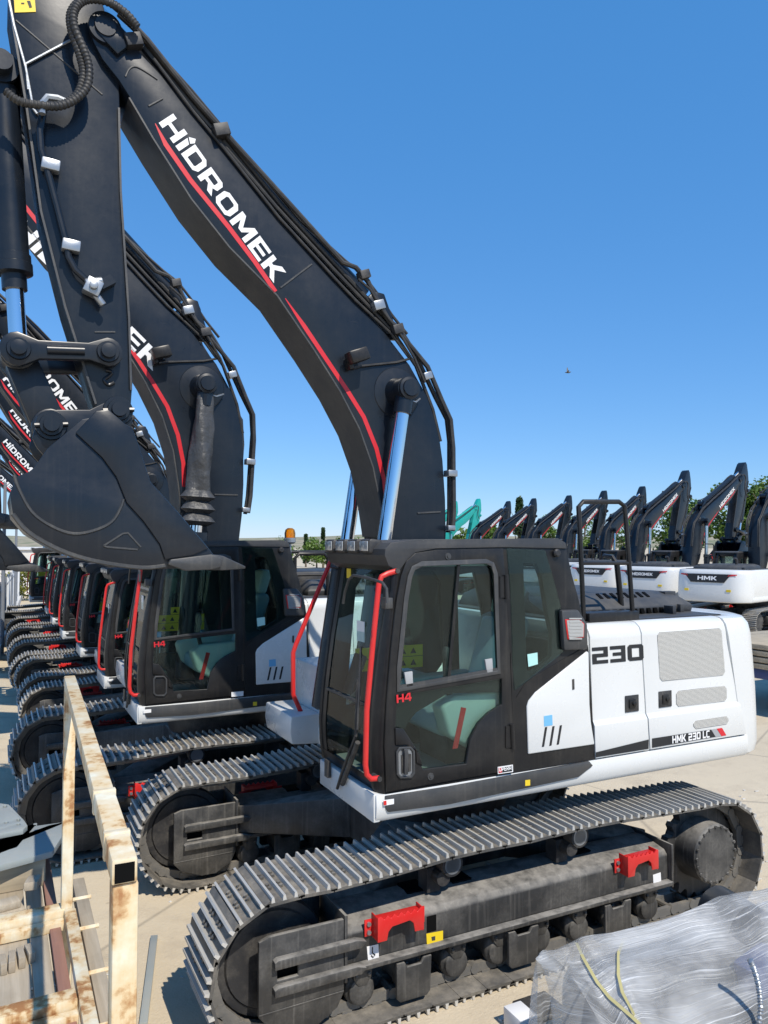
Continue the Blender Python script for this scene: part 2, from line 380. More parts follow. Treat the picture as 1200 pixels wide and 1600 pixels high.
# ------------------------------------------------------------------ lettering (own stroke shapes)
def glyph(ch):
    t = .25
    def rect(w, c=.2): return [(0, c), (c, 0), (w - c, 0), (w, c), (w, 1 - c), (w - c, 1), (c, 1), (0, 1 - c)]
    G = {
     'H': (.98, [[(0, 0), (t, 0), (t, .39), (.73, .39), (.73, 0), (.98, 0), (.98, 1), (.73, 1), (.73, .6), (t, .6), (t, 1), (0, 1)]]),
     'i': (.25, [[(0, 0), (t, 0), (t, .70), (0, .86)], ]),
     'D': (.98, [[(0, 0), (.78, 0), (.98, .2), (.98, .8), (.78, 1), (0, 1)], [(t, .2), (t, .8), (.68, .8), (.73, .74), (.73, .26), (.68, .2)]]),
     'R': (.98, [[(0, 0), (t, 0), (t, .3), (.46, .3), (.68, 0), (.99, 0), (.74, .33), (.95, .46), (.95, .86), (.8, 1), (0, 1)], [(t, .5), (t, .8), (.66, .8), (.70, .76), (.70, .54), (.66, .5)]]),
     'O': (1.0, [rect(1.0), [(.25, .27), (.32, .2), (.68, .2), (.75, .27), (.75, .73), (.68, .8), (.32, .8), (.25, .73)]]),
     'M': (1.14, [[(0, 0), (.24, 0), (.24, .60), (.46, .20), (.68, .20), (.90, .60), (.90, 0), (1.14, 0), (1.14, 1), (.88, 1), (.57, .44), (.26, 1), (0, 1)]]),
     'E': (.86, [[(0, 0), (.86, 0), (.86, .2), (t, .2), (t, .4), (.8, .4), (.8, .6), (t, .6), (t, .8), (.86, .8), (.86, 1), (0, 1)]]),
     'K': (1.0, [[(0, 0), (t, 0), (t, .37), (.36, .37), (.68, 0), (1.0, 0), (.56, .5), (.98, 1), (.66, 1), (.36, .62), (t, .62), (t, 1), (0, 1)]]),
     '2': (.9, [[(0, 0), (.9, 0), (.9, .21), (.25, .21), (.25, .39), (.9, .39), (.9, 1), (0, 1), (0, .79), (.65, .79), (.65, .61), (0, .61)]]),
     '3': (.9, [[(0, 0), (.9, 0), (.9, 1), (0, 1), (0, .79), (.65, .79), (.65, .6), (.15, .6), (.15, .4), (.65, .4), (.65, .21), (0, .21)]]),
     '0': (.95, [rect(.95, .12), [(.25, .22), (.70, .22), (.70, .78), (.25, .78)]]),
     'L': (.75, [[(0, 0), (.75, 0), (.75, .22), (t, .22), (t, 1), (0, 1)]]),
     'C': (.85, [[(.15, 0), (.85, 0), (.85, .2), (.3, .2), (t, .26), (t, .74), (.3, .8), (.85, .8), (.85, 1), (.15, 1), (0, .85), (0, .15)]]),
     'P': (.9, [[(0, 0), (t, 0), (t, .3), (.75, .3), (.9, .44), (.9, .86), (.76, 1), (0, 1)], [(t, .5), (t, .8), (.66, .8), (.66, .5)]]),
     'A': (.95, [[(0, 0), (t, 0), (t, .25), (.7, .25), (.7, 0), (.95, 0), (.95, .8), (.75, 1), (.2, 1), (0, .8)], [(t, .45), (.7, .45), (.7, .74), (.64, .8), (.31, .8), (t, .74)]]),
     '4': (.95, [[(.6, 0), (.82, 0), (.82, .24), (.95, .24), (.95, .44), (.82, .44), (.82, 1), (.45, 1), (0, .42), (0, .24), (.6, .24)], [(.26, .44), (.6, .44), (.6, .84)]]),
    }
    return G[ch]
def lettering(mb, text, o, ex, ey, gap=.13):
    o = Vector(o); ex = Vector(ex); ey = Vector(ey); items = []; x = 0
    for ch in text:
        if ch == ' ': x += .45; continue
        w, cs = glyph(ch); items.append((x, cs, ch)); x += w + gap
    W = x - gap
    for x0, cs, ch in items:
        lst = [cs]
        if ch == 'i': lst.append([[(0, .95), (t0, .78), (.34, 1.02), (.22, 1.22)] for t0 in (.25,)])
        for cc in lst:
            polys = [[Vector((p[0] + x0, p[1], 0)) for p in c] for c in cc]
            tri = tessellate_polygon(polys); flat = [p for c in polys for p in c]
            mb.add([o + ex * (p.x / W) + ey * p.y for p in flat], [tuple(t) for t in tri])
    return mb

exec_parts = []
# ================================================================== EXCAVATOR (root frame: X to its rear, -Y its cab side, Z up)
def belt_path(n=400):
    zc = .47; r = .44; pts = []
    for i in range(60): pts.append((1.83 - 3.66 * i / 60, .03))
    for i in range(40):
        a = -math.pi / 2 - math.pi * i / 40; pts.append((-1.83 + r * math.cos(a), zc + r * math.sin(a)))
    top = [(-1.83, .91), (-1.45, .905), (-1.0, .925), (-.62, .95), (-.1, .942), (.46, .955), (1.0, .935), (1.45, .915), (1.83, .91)]
    for i in range(len(top) - 1):
        for k in range(8):
            t = k / 8; pts.append((top[i][0] + (top[i + 1][0] - top[i][0]) * t, top[i][1] + (top[i + 1][1] - top[i][1]) * t))
    for i in range(40):
        a = math.pi / 2 - math.pi * i / 40; pts.append((1.83 + r * math.cos(a), zc + r * math.sin(a)))
    L = [0]
    for i in range(len(pts)):
        a = pts[i]; b = pts[(i + 1) % len(pts)]; L.append(L[-1] + math.hypot(b[0] - a[0], b[1] - a[1]))
    return pts, L
def near_decal(mb, poly_px, y, th=.003):
    mb.prism(xz(poly_px, y), y, y - th); return mb
def make_track(root, sgn):
    yc = 1.18 * sgn; w = .275
    pts, L = belt_path(); tot = L[-1]; NS = 49; mb = MB(); ch = MB()
    def at(d):
        d %= tot; lo = 0
        for i in range(len(pts)):
            if L[i + 1] >= d: lo = i; break
        a = pts[lo]; b = pts[(lo + 1) % len(pts)]; t = (d - L[lo]) / max(1e-9, L[lo + 1] - L[lo])
        return Vector((a[0] + (b[0] - a[0]) * t, 0, a[1] + (b[1] - a[1]) * t))
    pit = tot / NS
    for i in range(NS):
        p0 = at(i * pit); p1 = at((i + 1) * pit); T = (p1 - p0).normalized(); Nn = Vector((-T.z, 0, T.x))   # path runs clockwise seen from -Y
        c = (p0 + p1) / 2; 
        if (c - Vector((0, 0, .5))).dot(Nn) < 0 and abs(c.x) < 1.8: Nn = -Nn
        if abs(c.x) >= 1.8 and Nn.x * c.x < 0 and abs(Nn.x) > .3: Nn = -Nn
        ln = (p1 - p0).length; C = c + Vector((0, yc, 0)); jit = random.uniform(-.006, .006); T = (T + Nn * random.uniform(-.02, .02)).normalized(); Nn = Vector((-T.z, 0, T.x)) if Vector((-T.z, 0, T.x)).dot(Nn) > 0 else Vector((T.z, 0, -T.x))
        Y = Vector((0, 1, 0))
        mb.mi = 0; mb.obox(C - Nn * .012, T * ln * .52, Y * w, Nn * .009)
        mb.mi = 0; mb.obox(C - Nn * .004 + T * ln * .5, T * .02, Y * w, Nn * .008)
        mb.mi = 1
        for k in (-.34, 0, .34):
            o = C + T * ln * k + Nn * .010
            a, b, h = .012, .007, .016
            vs = []
            for yy in (-w, w):
                yy2 = yy + jit
                vs += [o + Y * yy2 - T * a - Nn * h, o + Y * yy2 + T * a - Nn * h, o + Y * yy2 + T * b + Nn * h, o + Y * yy2 - T * b + Nn * h]
            mb.add(vs, [(0, 1, 2, 3), (7, 6, 5, 4), (0, 4, 5, 1), (1, 5, 6, 2), (2, 6, 7, 3), (3, 7, 4, 0)])
        mb.mi = 0
        for yy in (-.10, -.055, .055, .10):
            for k in (-.17, .17):
                q = C + T * ln * k + Y * yy * 1.0; mb.cyl(q - Nn * .005, q + Nn * .013, .013, 6)
        for s2 in (-1, 1):
            q = C - Nn * .06 + Y * .085 * s2
            ch.obox(q, T * ln * .43, Y * .018, Nn * .030)
            ch.cyl(q + T * ln * .42 - Y * .024, q + T * ln * .42 + Y * .024, .036, 10)
            ch.obox(q + Nn * .036, T * ln * .16, Y * .022, Nn * .012)
        ch.cyl(C - Nn * .06 + T * ln * .42 - Y * .10, C - Nn * .06 + T * ln * .42 + Y * .10, .022, 8)
    b = mb.build('track_belt', [M['track'], M['worn_glint']], root, smooth=False)
    ch.build('chain', M['chainsteel'], b)
    # frame
    fr = MB()
    def prof(y0s): return y0s
    sec = [(-1.36, .385), (-1.36, .565), (-1.33, .60), (-1.12, .640), (-1.02, .63), (-1.0, .60), (-1.0, .385)]
    def mp(x, y, z): return (y, (x + 1.18) * -sgn * -1 + 1.18 * sgn if False else (-(x) if sgn > 0 else x), z)
    if sgn > 0: mpf = lambda x, y, z: (y, 2.36 + x, z)          # shift, keep the same handed look on both sides
    else: mpf = lambda x, y, z: (y, x, z)
    fr.prism(sec, -1.42, 1.30, mpf)
    y0 = 0 if sgn < 0 else 2.36
    f = fr.build('track_frame', M['frame'], root, bevel=.012)
    fl = MB(); fl.box(-1.42, 1.30, -1.415 + y0, -.945 + y0, .355, .382)
    fl.box(1.302, 1.322, -1.395 + y0, -.965 + y0, .33, .652); fl.box(-1.425, -1.405, -1.395 + y0, -.965 + y0, .30, .70)
    fl.build('flange', M['frame'], f, bevel=.004)
    for xh in (-.80, -.45, .62):
        ho = MB(); ho.box(xh - .075, xh + .075, -1.18 + y0, -1.02 + y0, .632, .6435); ho.build('opening_shade', M['void'], f)  # dark block on the uncut face, painted as a hole's shade
    ho = MB(); ho.box(-.835, -.765, -1.363 + y0, -1.3585 + y0, .455, .555); ho.build('opening_shade', M['void'], f)
    # guard plate round the idler
    for ys, nm in ((-1.362 + y0, 'guard_plate'), (-1.0 + y0, 'guard_plate')):
        g = MB(); th = -.03 if ys < -1.2 + y0 else .03
        out = [(-1.962, .66), (-1.962, .24), (-1.90, .17), (-1.72, .10), (-1.60, .10), (-1.47, .17), (-1.428, .25), (-1.428, .68), (-1.90, .68)]
        hole = [(-1.85, .42), (-1.85, .48), (-1.72, .48), (-1.72, .42)]
        g.prism([out, hole], ys, ys + th)
        gp = g.build(nm, M['frame'], root, bevel=.006)
        rb = MB()
        s3 = -1 if th < 0 else 1
        for zc in (.53, .375):
            x1 = -1.30
            rb.prism([(-1.88, zc - .022), (-1.88, zc + .018), (-1.86, zc + .03), (x1 - .06, zc + .03), (x1, zc + .012), (x1 - .03, zc - .02)], ys + th, ys + th + s3 * .05)
        rb.prism([(-1.962, .245), (-1.962, .255), (-1.43, .262), (-1.43, .252)], ys + th, ys + th + s3 * .004)
        rb.build('rib', M['frame'], gp, bevel=.01)
        bk = MB(); bk.box(-1.86, -1.70, ys + .02 * s3 * -1, ys + .025 * s3 * -1, .41, .49); bk.build('recess_shade', M['void'], gp)  # black backing, coloured as the shade behind the plate hole
    # idler, sprocket, final drive
    yc = 1.18 * sgn
    w_ = MB(); w_.lathe((-1.83, yc - .09, .47), (0, 1, 0), [(.03, .10), (.03, .28), (.045, .29), (.05, .335), (.07, .345), (.11, .345), (.13, .335), (.135, .29), (.15, .28), (.15, .10)], 40); w_.build('idler_wheel', M['darkpart'], root)
    sp = MB(); tt = 21; pr = []
    for i in range(tt * 4):
        a = 2 * math.pi * i / (tt * 4); r = .395 if i % 4 in (1, 2) else .345; pr.append((1.83 + r * math.cos(a), .47 + r * math.sin(a)))
    sp.prism(pr, yc - .035, yc + .035); sp.build('sprocket', M['frame'], root)
    fd = MB(); oy = yc - .22 if sgn < 0 else yc - .22
    fd.lathe((1.76, yc - .235, .505), (0, 1, 0), [(0, .212), (0.010, .222), (.014, .229), (.26, .240), (.27, .25), (.30, .25)], 40)
    for i in range(20):
        a = 2 * math.pi * i / 20; q = Vector((1.76 + .213 * math.cos(a), yc - .234, .505 + .213 * math.sin(a))); fd.cyl(q, q + Vector((0, -.013, 0)), .012, 6)
    fd.build('final_drive', M['frame'], root)
    for xr in (-.622, .457):
        c = MB(); c.lathe((xr, yc - .15, .835), (0, 1, 0), [(0, .01), (0, .05), (-.008, .055), (-.008, .078), (.02, .083), (.08, .083), (.085, .066), (.2, .066), (.21, .08), (.28, .08)], 24)
        c.box(xr - .14, xr - .04, yc - .06, yc + .06, .64, .80); c.cyl((xr - .06, yc - .14, .75), (xr - .06, yc + .1, .75), .05, 14)
        cr = c.build('carrier_roller', M['darkpart'], root)
        k = MB(); k.lathe((xr, yc - .161, .835), (0, 1, 0), [(0, .062), (.003, .062), (.003, .05), (0, .05)], 24)
        for i in range(3):
            a = i * 2.09 + .5; k.cyl((xr + .036 * math.cos(a), yc - .16, .835 + .036 * math.sin(a)), (xr + .036 * math.cos(a), yc - .152, .835 + .036 * math.sin(a)), .009, 8)
        k.build('roller_cap', M['zinc'], cr)
    rl = MB()
    for i in range(8):
        xr = -1.28 + i * .345
        r = MB(); r.lathe((xr, yc - .16, .185), (0, 1, 0), [(0, .05), (0.01, .085), (.03, .085), (.05, .10), (.09, .10), (.1, .085), (.22, .085), (.23, .10), (.27, .10), (.29, .085), (.32, .05)], 18)
        r.prism([(xr - .07, .352), (xr + .07, .352), (xr + .06, .27), (xr + .03, .225), (xr - .03, .225), (xr - .06, .27)], yc - .165, yc - .10)
        r.box(xr - .085, xr + .085, yc + .10, yc + .18, .22, .352)
        for k in (-.042, .042): r.cyl((xr + k, yc - .165, .29), (xr + k, yc - .178, .29), .014, 6)
        r.build('track_roller', M['frame'], root, bevel=.006)
    for xg in (-.95, -.1, .75):
        for s2 in (-1, 1):
            g = MB(); yy = yc + .215 * s2
            g.prism([(xg - .125, .335), (xg - .07, .335), (xg - .05, .30), (xg + .05, .30), (xg + .07, .335), (xg + .125, .335), (xg + .115, .12), (xg + .09, .095), (xg - .10, .095), (xg - .125, .12)], yy - .012, yy + .012)
            g.build('roller_guard', M['frame'], root, bevel=.005)
    if sgn < 0:
        for q, mt in (([(666, 1459), (692, 1454), (692, 1472), (667, 1477)], 'yellow'), ([(573, 1479), (591, 1475), (592, 1497), (575, 1501)], 'decalwhite'), ([(1020, 1367), (1032, 1363), (1033, 1379), (1021, 1383)], 'decalwhite')):
            m = MB(); near_decal(m, q, -1.3605, .002); dc = m.build('sticker', M[mt], f)
            if mt == 'yellow': m = MB(); near_decal(m, [(674, 1464), (680, 1462.5), (680, 1469), (675, 1470)], -1.3628, .001); m.build('sticker_mark', M['trim'], dc)
            elif q[0][0] < 600: m = MB(); m.tube([py(582, 1480, -1.364), py(582, 1489, -1.364), py(586, 1492, -1.364), py(583, 1496, -1.364), py(580, 1493, -1.364)], .004, 5); m.build('hook_mark', M['decaldark'], dc)
    # red steps on the frame's outer side
    for x0, x1 in ((-1.285, -.86), (.745, 1.15)):
        for s2 in (-1, 1):
            if s2 > 0 and sgn < 0: continue
            st = MB(); yo = (-1.365 + y0 if sgn < 0 else 1.365); d = -1 if sgn < 0 else 1
            if sgn > 0 and s2 < 0: continue
            a = x0; b = x1; w = b - a
            top = [(a + .05 + (w - .10) * k / 14, .665 + (.012 if k % 2 else -.012) + .02 * (1 if k < 1 or k > 13 else 0)) for k in range(15)]
            low = [(b - .05, .535), (b - .115, .535), (b - .125, .59), (b - .15, .612), (a + .15, .60), (a + .125, .575), (a + .115, .525), (a + .05, .525)]
            st.prism(top + low, yo + d * .085, yo + d * .095)
            for e in (a, b):
                ii = 1 if e == a else -1
                st.box(min(e + ii * .05, e + ii * .06), max(e + ii * .05, e + ii * .06), min(yo, yo + d * .09), max(yo, yo + d * .09), .527, .67)
                st.box(min(e, e + ii * .055), max(e, e + ii * .055), min(yo + d * .002, yo + d * .014), max(yo + d * .002, yo + d * .014), .535, .635)
                # top tread
            st.box(a + .06, b - .06, min(yo, yo + d * .09), max(yo, yo + d * .09), .638, .648)
            sb = st.build('step', M['red'], root, bevel=.004)
            for e in (a + .027, b - .027):
                for zz in (.56, .61): bl = MB(); bl.cyl((e, yo + d * .014, zz), (e, yo + d * .026, zz), .014, 8); bl.build('bolt', M['zinc'], sb)
    return b

def near_decal(mb, poly_px, y, th=.003):
    mb.prism(xz(poly_px, y), y, y - th); return mb

def make_excavator():
    root = empty('excavator', (0, 0, 0))
    make_track(root, -1); make_track(root, 1)
    cb = MB()
    cb.prism([(-.62, -.62), (.62, -.62), (.62, .62), (-.62, .62)], .46, .80, lambda x, y, z: (x, z, y))
    for sx in (-1, 1):
        for sy in (-1, 1):
            a = [(sx * .30, sy * .62), (sx * .62, sy * .30), (sx * 1.42, sy * 1.02), (sx * 1.05, sy * 1.02)]
            vs = []
            for (zt) in (.0, 1.0):
                for i, (x, y) in enumerate(a):
                    inner = i < 2; vs.append((x, y, (.46 if inner else .40) if zt == 0 else (.80 if inner else .63)))
            cb.add(vs, [(0, 3, 2, 1), (4, 5, 6, 7), (0, 1, 5, 4), (1, 2, 6, 5), (2, 3, 7, 6), (3, 0, 4, 7)])
    cb.build('car_body', M['frame'], root, bevel=.012)
    sl = MB(); sl.lathe((0, 0, .80), (0, 0, 1), [(0, .62), (.06, .64), (.12, .66), (.30, .66), (.36, .60)], 48); sl.build('slewing_ring', M['darkpart'], root)
    st = MB(); st.box(-1.10, -1.06, 1.0, 1.002, .5, .56)
    # ---------------- upper frame
    d = MB()
    d.box(-.95, 2.2, -1.25, -.42, 1.18, 1.30); d.box(.35, 2.3, -1.25, 1.28, 1.175, 1.34); d.box(-.6, .4, -.42, .5, 1.10, 1.30)
    d.build('deck', M['darkpart'], root, bevel=.01)
    sk = MB()   # white lower skirt with a rounded bottom edge, cab side and far side
    sec = [(-1.355, 1.372), (-1.362, 1.30), (-1.355, 1.235), (-1.335, 1.205), (-1.30, 1.19), (-1.20, 1.19), (-1.20, 1.372)]
    sk.prism(sec, -1.195, 2.23, lambda x, y, z: (y, x, z))
    sk.box(-1.205, -1.16, -1.34, -.44, 1.20, 1.375)
    s_ = sk.build('side_skirt', M['white'], root, bevel=.006)
    tr = MB(); tr.prism(xz([(602, 1244), (700, 1229), (920, 1189), (926, 1196), (903, 1214), (700, 1257), (606, 1269), (602, 1262)], -1.366), -1.352, -1.374)
    tr.build('step_trim', M['trim'], s_, bevel=.006)
    sk2 = MB(); sk2.prism([(-p[0], p[1]) for p in sec], -.7, 2.23, lambda x, y, z: (y, x, z)); sk2.build('side_skirt', M['white'], root, bevel=.006)
    # ---------------- house
    hs = MB(); r = .09; cs = [(-1.33, 1.37), (-1.33, 2.26)] + [(-1.33 + r - r * math.cos(a), 2.26 + r * math.sin(a)) for a in (R(30), R(60), R(90))] + [(1.33 - r + r * math.sin(a), 2.26 + r * math.cos(a)) for a in (0, R(30), R(60))] + [(1.33, 2.26), (1.33, 1.37)]
    hs.prism(cs, .50, 2.20, lambda x, y, z: (y, x, z))
    hs.prism([(.45, 1.34), (1.32, 1.34), (1.32, 1.80), (1.25, 1.86), (.52, 1.86), (.45, 1.80)], -.78, .502, lambda x, y, z: (y, x, z))
    hs.build('house', M['white'], root, bevel=.008)
    def shell(poly, yb, th, name, mat, bevel=.005, fold=.09):
        """door skin following the rounded roof edge of the house: poly (x,z) on the side, kept flat"""
        m = MB(); m.prism(poly, yb, yb - th); return m.build(name, mat, root, bevel=bevel)
    doors = []
    for (x0, x1, xt0, xt1) in ((.588, 1.118, .56, 1.06), (1.128, 2.20, 1.07, 1.965)):
        m = MB(); L_ = []
        segs = [(1.385, -1.366), (1.62, -1.366), (1.655, -1.345), (2.24, -1.345)] + [(2.26 + .095 * math.sin(a), -1.335 + .10 - .10 * math.cos(a) - .012) for a in (R(5), R(35), R(65), R(88))]
        vs = []
        for z, y in segs:
            t = (z - 1.385) / .97
            for x in (x0 + (xt0 - x0) * t, x1 + (xt1 - x1) * t): vs += [(x, y, z), (x, y + .02, z)]
        fs = []
        for i in range(len(segs) - 1):
            a = i * 4; fs += [(a, a + 2, a + 6, a + 4), (a + 1, a + 5, a + 7, a + 3), (a, a + 4, a + 5, a + 1), (a + 2, a + 3, a + 7, a + 6)]
        e = (len(segs) - 1) * 4; fs += [(0, 1, 3, 2), (e, e + 2, e + 3, e + 1)]
        m.add(vs, fs); doors.append(m.build('service_door', M['white'], root, bevel=.003))
    yd = -1.347
    for dr, c in ((doors[0], (987, 1099)), (doors[1], (1039, 1092))):
        m = MB(); p = py(c[0], c[1], yd); m.box(p.x - .068, p.x + .068, yd - .006, yd, p.z - .062, p.z + .062)
        lt = m.build('latch', M['darkpart'], dr, bevel=.006)
        k = MB(); k.box(p.x - .035, p.x + .03, yd - .016, yd - .006, p.z - .035, p.z + .035); k.cyl((p.x + .01, yd - .03, p.z), (p.x + .01, yd, p.z), .018, 12); k.build('paddle', M['cabblack'], lt, bevel=.004)
    gm = MB()
    def rp(pts, c=.03):                      # cut corners of a quad
        o = []
        for i, p in enumerate(pts):
            p = Vector(p); a = Vector(pts[i - 1]); b = Vector(pts[(i + 1) % len(pts)])
            for q in (a, b):
                d_ = (q - p); o.append(tuple(p + d_.normalized() * min(c, d_.length * .45)))
        return o
    for q in ([(705, 680), (990, 660), (1008, 870), (718, 898)], [(790, 942), (1014, 918), (1016, 985), (790, 1012)], [(866, 1075), (1022, 1052), (1024, 1088), (868, 1112)]):
        yq = -1.368 if q[0][1] > 1050 else yd; gm = MB(); gm.prism(rp(xz(S(q, 2.857, 780, 750), yq), .025), yq + .003, yq - .003); gm.build('grille', M['grille'], doors[1])
    m = MB(); lettering(m, '230', py(926, 1038, yd - .002) , py(1006, 1031, yd) - py(926, 1038, yd), py(925, 1012, yd) - py(926, 1038, yd)); m.build('model_number', M['decaldark'], doors[0], smooth=False)
    yl = -1.368
    m = MB(); near_decal(m, S([(192, 283), (500, 208), (500, 262), (190, 312)], 3.75, 880, 1100), yl, .002); m.build('dark_band', M['decaldark'], doors[0])
    m = MB(); near_decal(m, S([(521, 202), (865, 150), (892, 192), (521, 256)], 3.75, 880, 1100), yl, .002); bd = m.build('dark_band', M['decaldark'], doors[1])
    m = MB(); lettering(m, 'HMK 230 LC', py(*S([(640, 232)], 3.75, 880, 1100)[0], yl - .003), py(*S([(858, 196)], 3.75, 880, 1100)[0], yl) - py(*S([(640, 232)], 3.75, 880, 1100)[0], yl), Vector((0, 0, .058))); m.build('model_lettering', M['decalwhite'], doors[1], smooth=False)
    m = MB(); near_decal(m, S([(867, 150), (897, 145), (925, 188), (893, 193)], 3.75, 880, 1100), yl, .002); m.build('grey_flash', M['decalgrey'], doors[1])
    m = MB(); near_decal(m, S([(899, 145), (930, 140), (955, 183), (927, 188)], 3.75, 880, 1100), yl, .002); m.build('red_flash', M['decalred'], doors[1])
    # counterweight
    cw = MB(); plan = [(2.205, -1.35), (2.30, -1.345), (2.40, -1.31), (2.52, -1.20), (2.60, -1.06), (2.64, -.92), (2.66, -.80), (2.66, .80), (2.64, .92), (2.60, 1.06), (2.52, 1.20), (2.40, 1.31), (2.30, 1.345), (2.205, 1.35)]
    def cwmap(x, y, z):
        t = (y - 1.19) / 1.16; k = .0
        xx = x - (.20 * max(0, (t - .0)) if x < 2.26 else .12 * max(0, t - .35) ** 1.3) ; return (xx, z, y)
    zs = [1.19, 1.22, 1.3, 1.5, 1.75, 2.0, 2.2, 2.29, 2.335, 2.35]; ins = [.05, .015, 0, 0, 0, 0, 0, .01, .035, .075]
    vs = []; k = len(plan)
    for z, i in zip(zs, ins):
        for x, y in plan:
            q = cwmap(x, z, y); vs.append((q[0] - (i if x > 2.25 else 0), y * (1 - i / 1.35), z))
    fs = [(a * k + j, a * k + (j + 1) % k, (a + 1) * k + (j + 1) % k, (a + 1) * k + j) for a in range(len(zs) - 1) for j in range(k)]
    fs += [tuple(range(k - 1, -1, -1)), tuple(range((len(zs) - 1) * k, len(zs) * k))]
    cw.add(vs, fs); cwo = cw.build('counterweight', M['white'], root)
    # dark rear band following the rear face
    def xr(z):
        t = (z - 1.19) / 1.16; return 2.66 - .12 * max(0, t - .35) ** 1.3
    m = MB(); m.prism([(-.86, 2.20), (-.62, 1.90), (.62, 1.90), (.86, 2.20)], .004, .0, lambda x, y, z: (xr(z) + .012 + y, x, z)); m.build('rear_band', M['decaldark'], cwo)
    for sg in (-1, 1):
        m = MB(); m.prism([(sg * .80, 2.20), (sg * 1.04, 2.20), (sg * 1.04, 2.165), (sg * .74, 2.12)], .006, .0, lambda x, y, z: (xr(z) + .014 + y - max(0, abs(x) - .80) * .18, x, z)); m.build('rear_red_tip', M['decalred'], cwo)
        m = MB(); m.box(xr(1.62) - .005, xr(1.62) + .006, min(sg * .70, sg * .86), max(sg * .70, sg * .86), 1.58, 1.66); m.build('reflector', M['yellow'], cwo)
    m = MB(); lettering(m, 'HiDROMEK', Vector((xr(2.0) + .020, -.46, 2.0)), Vector((0, .92, 0)), Vector((xr(2.12) - xr(2.0), 0, .115))); rl_ = m.build('rear_lettering', M['decalwhite'], cwo, smooth=False)
    # hood
    h = MB()
    h.prism([(-.90, 2.345), (-.92, 2.42), (-.84, 2.49), (-.70, 2.53), (.55, 2.53), (.70, 2.47), (.74, 2.345)], .72, 2.12, lambda x, y, z: (y - max(0, z - 2.42) * (1.1 if y > 1.5 else -.9), x, z))
    hd = h.build('engine_hood', M['roofgrey'], root, bevel=.02)
    sl = MB()
    for i in range(14):
        x = .98 + i * .075; sl.prism([(x, 2.365), (x + .038, 2.365), (x + .022, 2.41), (x - .016, 2.41)], -.925, -.90)
    for i in range(8):
        x = 1.18 + i * .075; sl.obox((x, -.775, 2.512), (.016, 0, 0), (.02, .052, .016), (0, -.001, .0036))
    sl.build('slot_shade_row', M['void'], hd)  # louvre gaps as dark slabs, their shade put into the colour
    tp = MB(); tp.box(.58, 2.10, -1.22, 1.20, 2.352, 2.362); tp.build('house_top', M['roofgrey'], root)
    hl = MB()   # bits on the top: lifting eyes, hinges, exhaust
    for x, y in ((1.75, -1.0), (1.95, -.9), (2.02, .9)): hl.box(x - .02, x + .02, y - .05, y + .05, 2.36, 2.43)
    hl.cyl((2.02, -.75, 2.36), (2.02, -.75, 2.43), .02, 8); hl.box(1.95, 2.1, -.82, -.70, 2.43, 2.445); hl.box(1.93, 2.06, -.78, -.70, 2.445, 2.53)
    hl.build('fittings', M['roofgrey'], root, bevel=.004)
    ex_ = MB(); ex_.tube([(1.7, .45, 2.5), (1.7, .45, 2.66), (1.73, .45, 2.72), (1.82, .45, 2.76)], .05, 14); ex_.build('exhaust_pipe', M['darkpart'], root)
    # guard rail
    g = MB(); yg = -1.18
    P_ = [py(912, 968, yg), py(906, 830, yg), py(904, 792, yg), py(911, 784, yg), py(967, 784, yg), py(976, 791, yg), py(980, 840, yg), py(989, 966, yg)]
    g.tube(P_, .019, 10); a = py(907, 880, yg); b = py(983, 880, yg); g.tube([a, b], .015, 8)
    a = py(964, 882, yg + .3); b = py(972, 958, yg + .3); g.tube([a + Vector((0, 0, .45)) * 0 , b], .024, 10); g.tube([a, a + Vector((0, .05, .06)), a + Vector((.03, .18, .07))], .02, 8)
    g.build('guard_rail', M['cabblack'], root)
    g = MB(); p0 = py(920, 975, yg - .04); p1 = py(998, 970, yg - .04); g.box(p0.x, p1.x, yg - .05, yg + .10, 2.345, 2.425); g.build('rail_base', M['cabblack'], root, bevel=.008)
    # toolbox step at the far front corner with its red rail
    t = MB(); t.prism([(-1.06, 1.33), (-1.04, 1.22), (-.78, 1.20), (-.78, 1.46), (-1.05, 1.46)], .60, 1.30); t.box(-.80, -.5, .46, 1.30, 1.20, 1.36)
    tb = t.build('toolbox_step', M['white'], root, bevel=.012)
    rr = MB(); rr.tube([py(u, v, .78) for u, v in [(472, 1118), (470, 1112), (458, 1085), (458, 1020), (462, 1008), (490, 940), (519, 872)]], .021, 10)
    rr.build('far_handrail', M['red'], root)
    # ---------------- cab
    YD = -1.35
    cabout = [(600, 1243), (597, 1163), (600, 1097), (607, 1013), (615, 940), (622, 897), (630, 873), (645, 858), (680, 853), (870, 848), (884, 852), (893, 895), (904, 935), (916, 990), (920, 1025), (922, 1080), (926, 1150), (928, 1187)]
    doorp = [(603, 1237), (600.5, 1163), (603.5, 1097), (610.5, 1013), (618.5, 940), (626, 899), (634, 877), (648, 864), (682, 859), (785, 857), (788, 900), (796, 1030), (801, 1150), (803, 1202)]
    rearhole = S([(108, 372), (168, 372), (192, 440), (218, 600), (238, 690), (235, 785), (150, 860), (124, 850)], 2.857, 780, 750)
    doorhole = [(608, 1228), (605, 1163), (608, 1097), (615, 1013), (624, 940), (631, 903), (640, 882), (652, 870), (684, 866), (779, 864), (783, 900), (790, 1030), (796, 1150), (797, 1196)]
    ZF = .40      # far wall of the cab: y = -ZF
    cf = MB(); cf.prism([xz(cabout, YD), xz(doorhole, YD), xz(rearhole, YD)], YD, YD + .05)
    CO = xz(cabout, YD)
    # far wall with two windows
    def shift(poly): return [(x, z) for x, z in poly]
    w1 = [(-1.0, 1.75), (-.92, 2.62), (-.85, 2.72), (-.25, 2.74), (-.18, 2.65), (-.12, 1.75)]
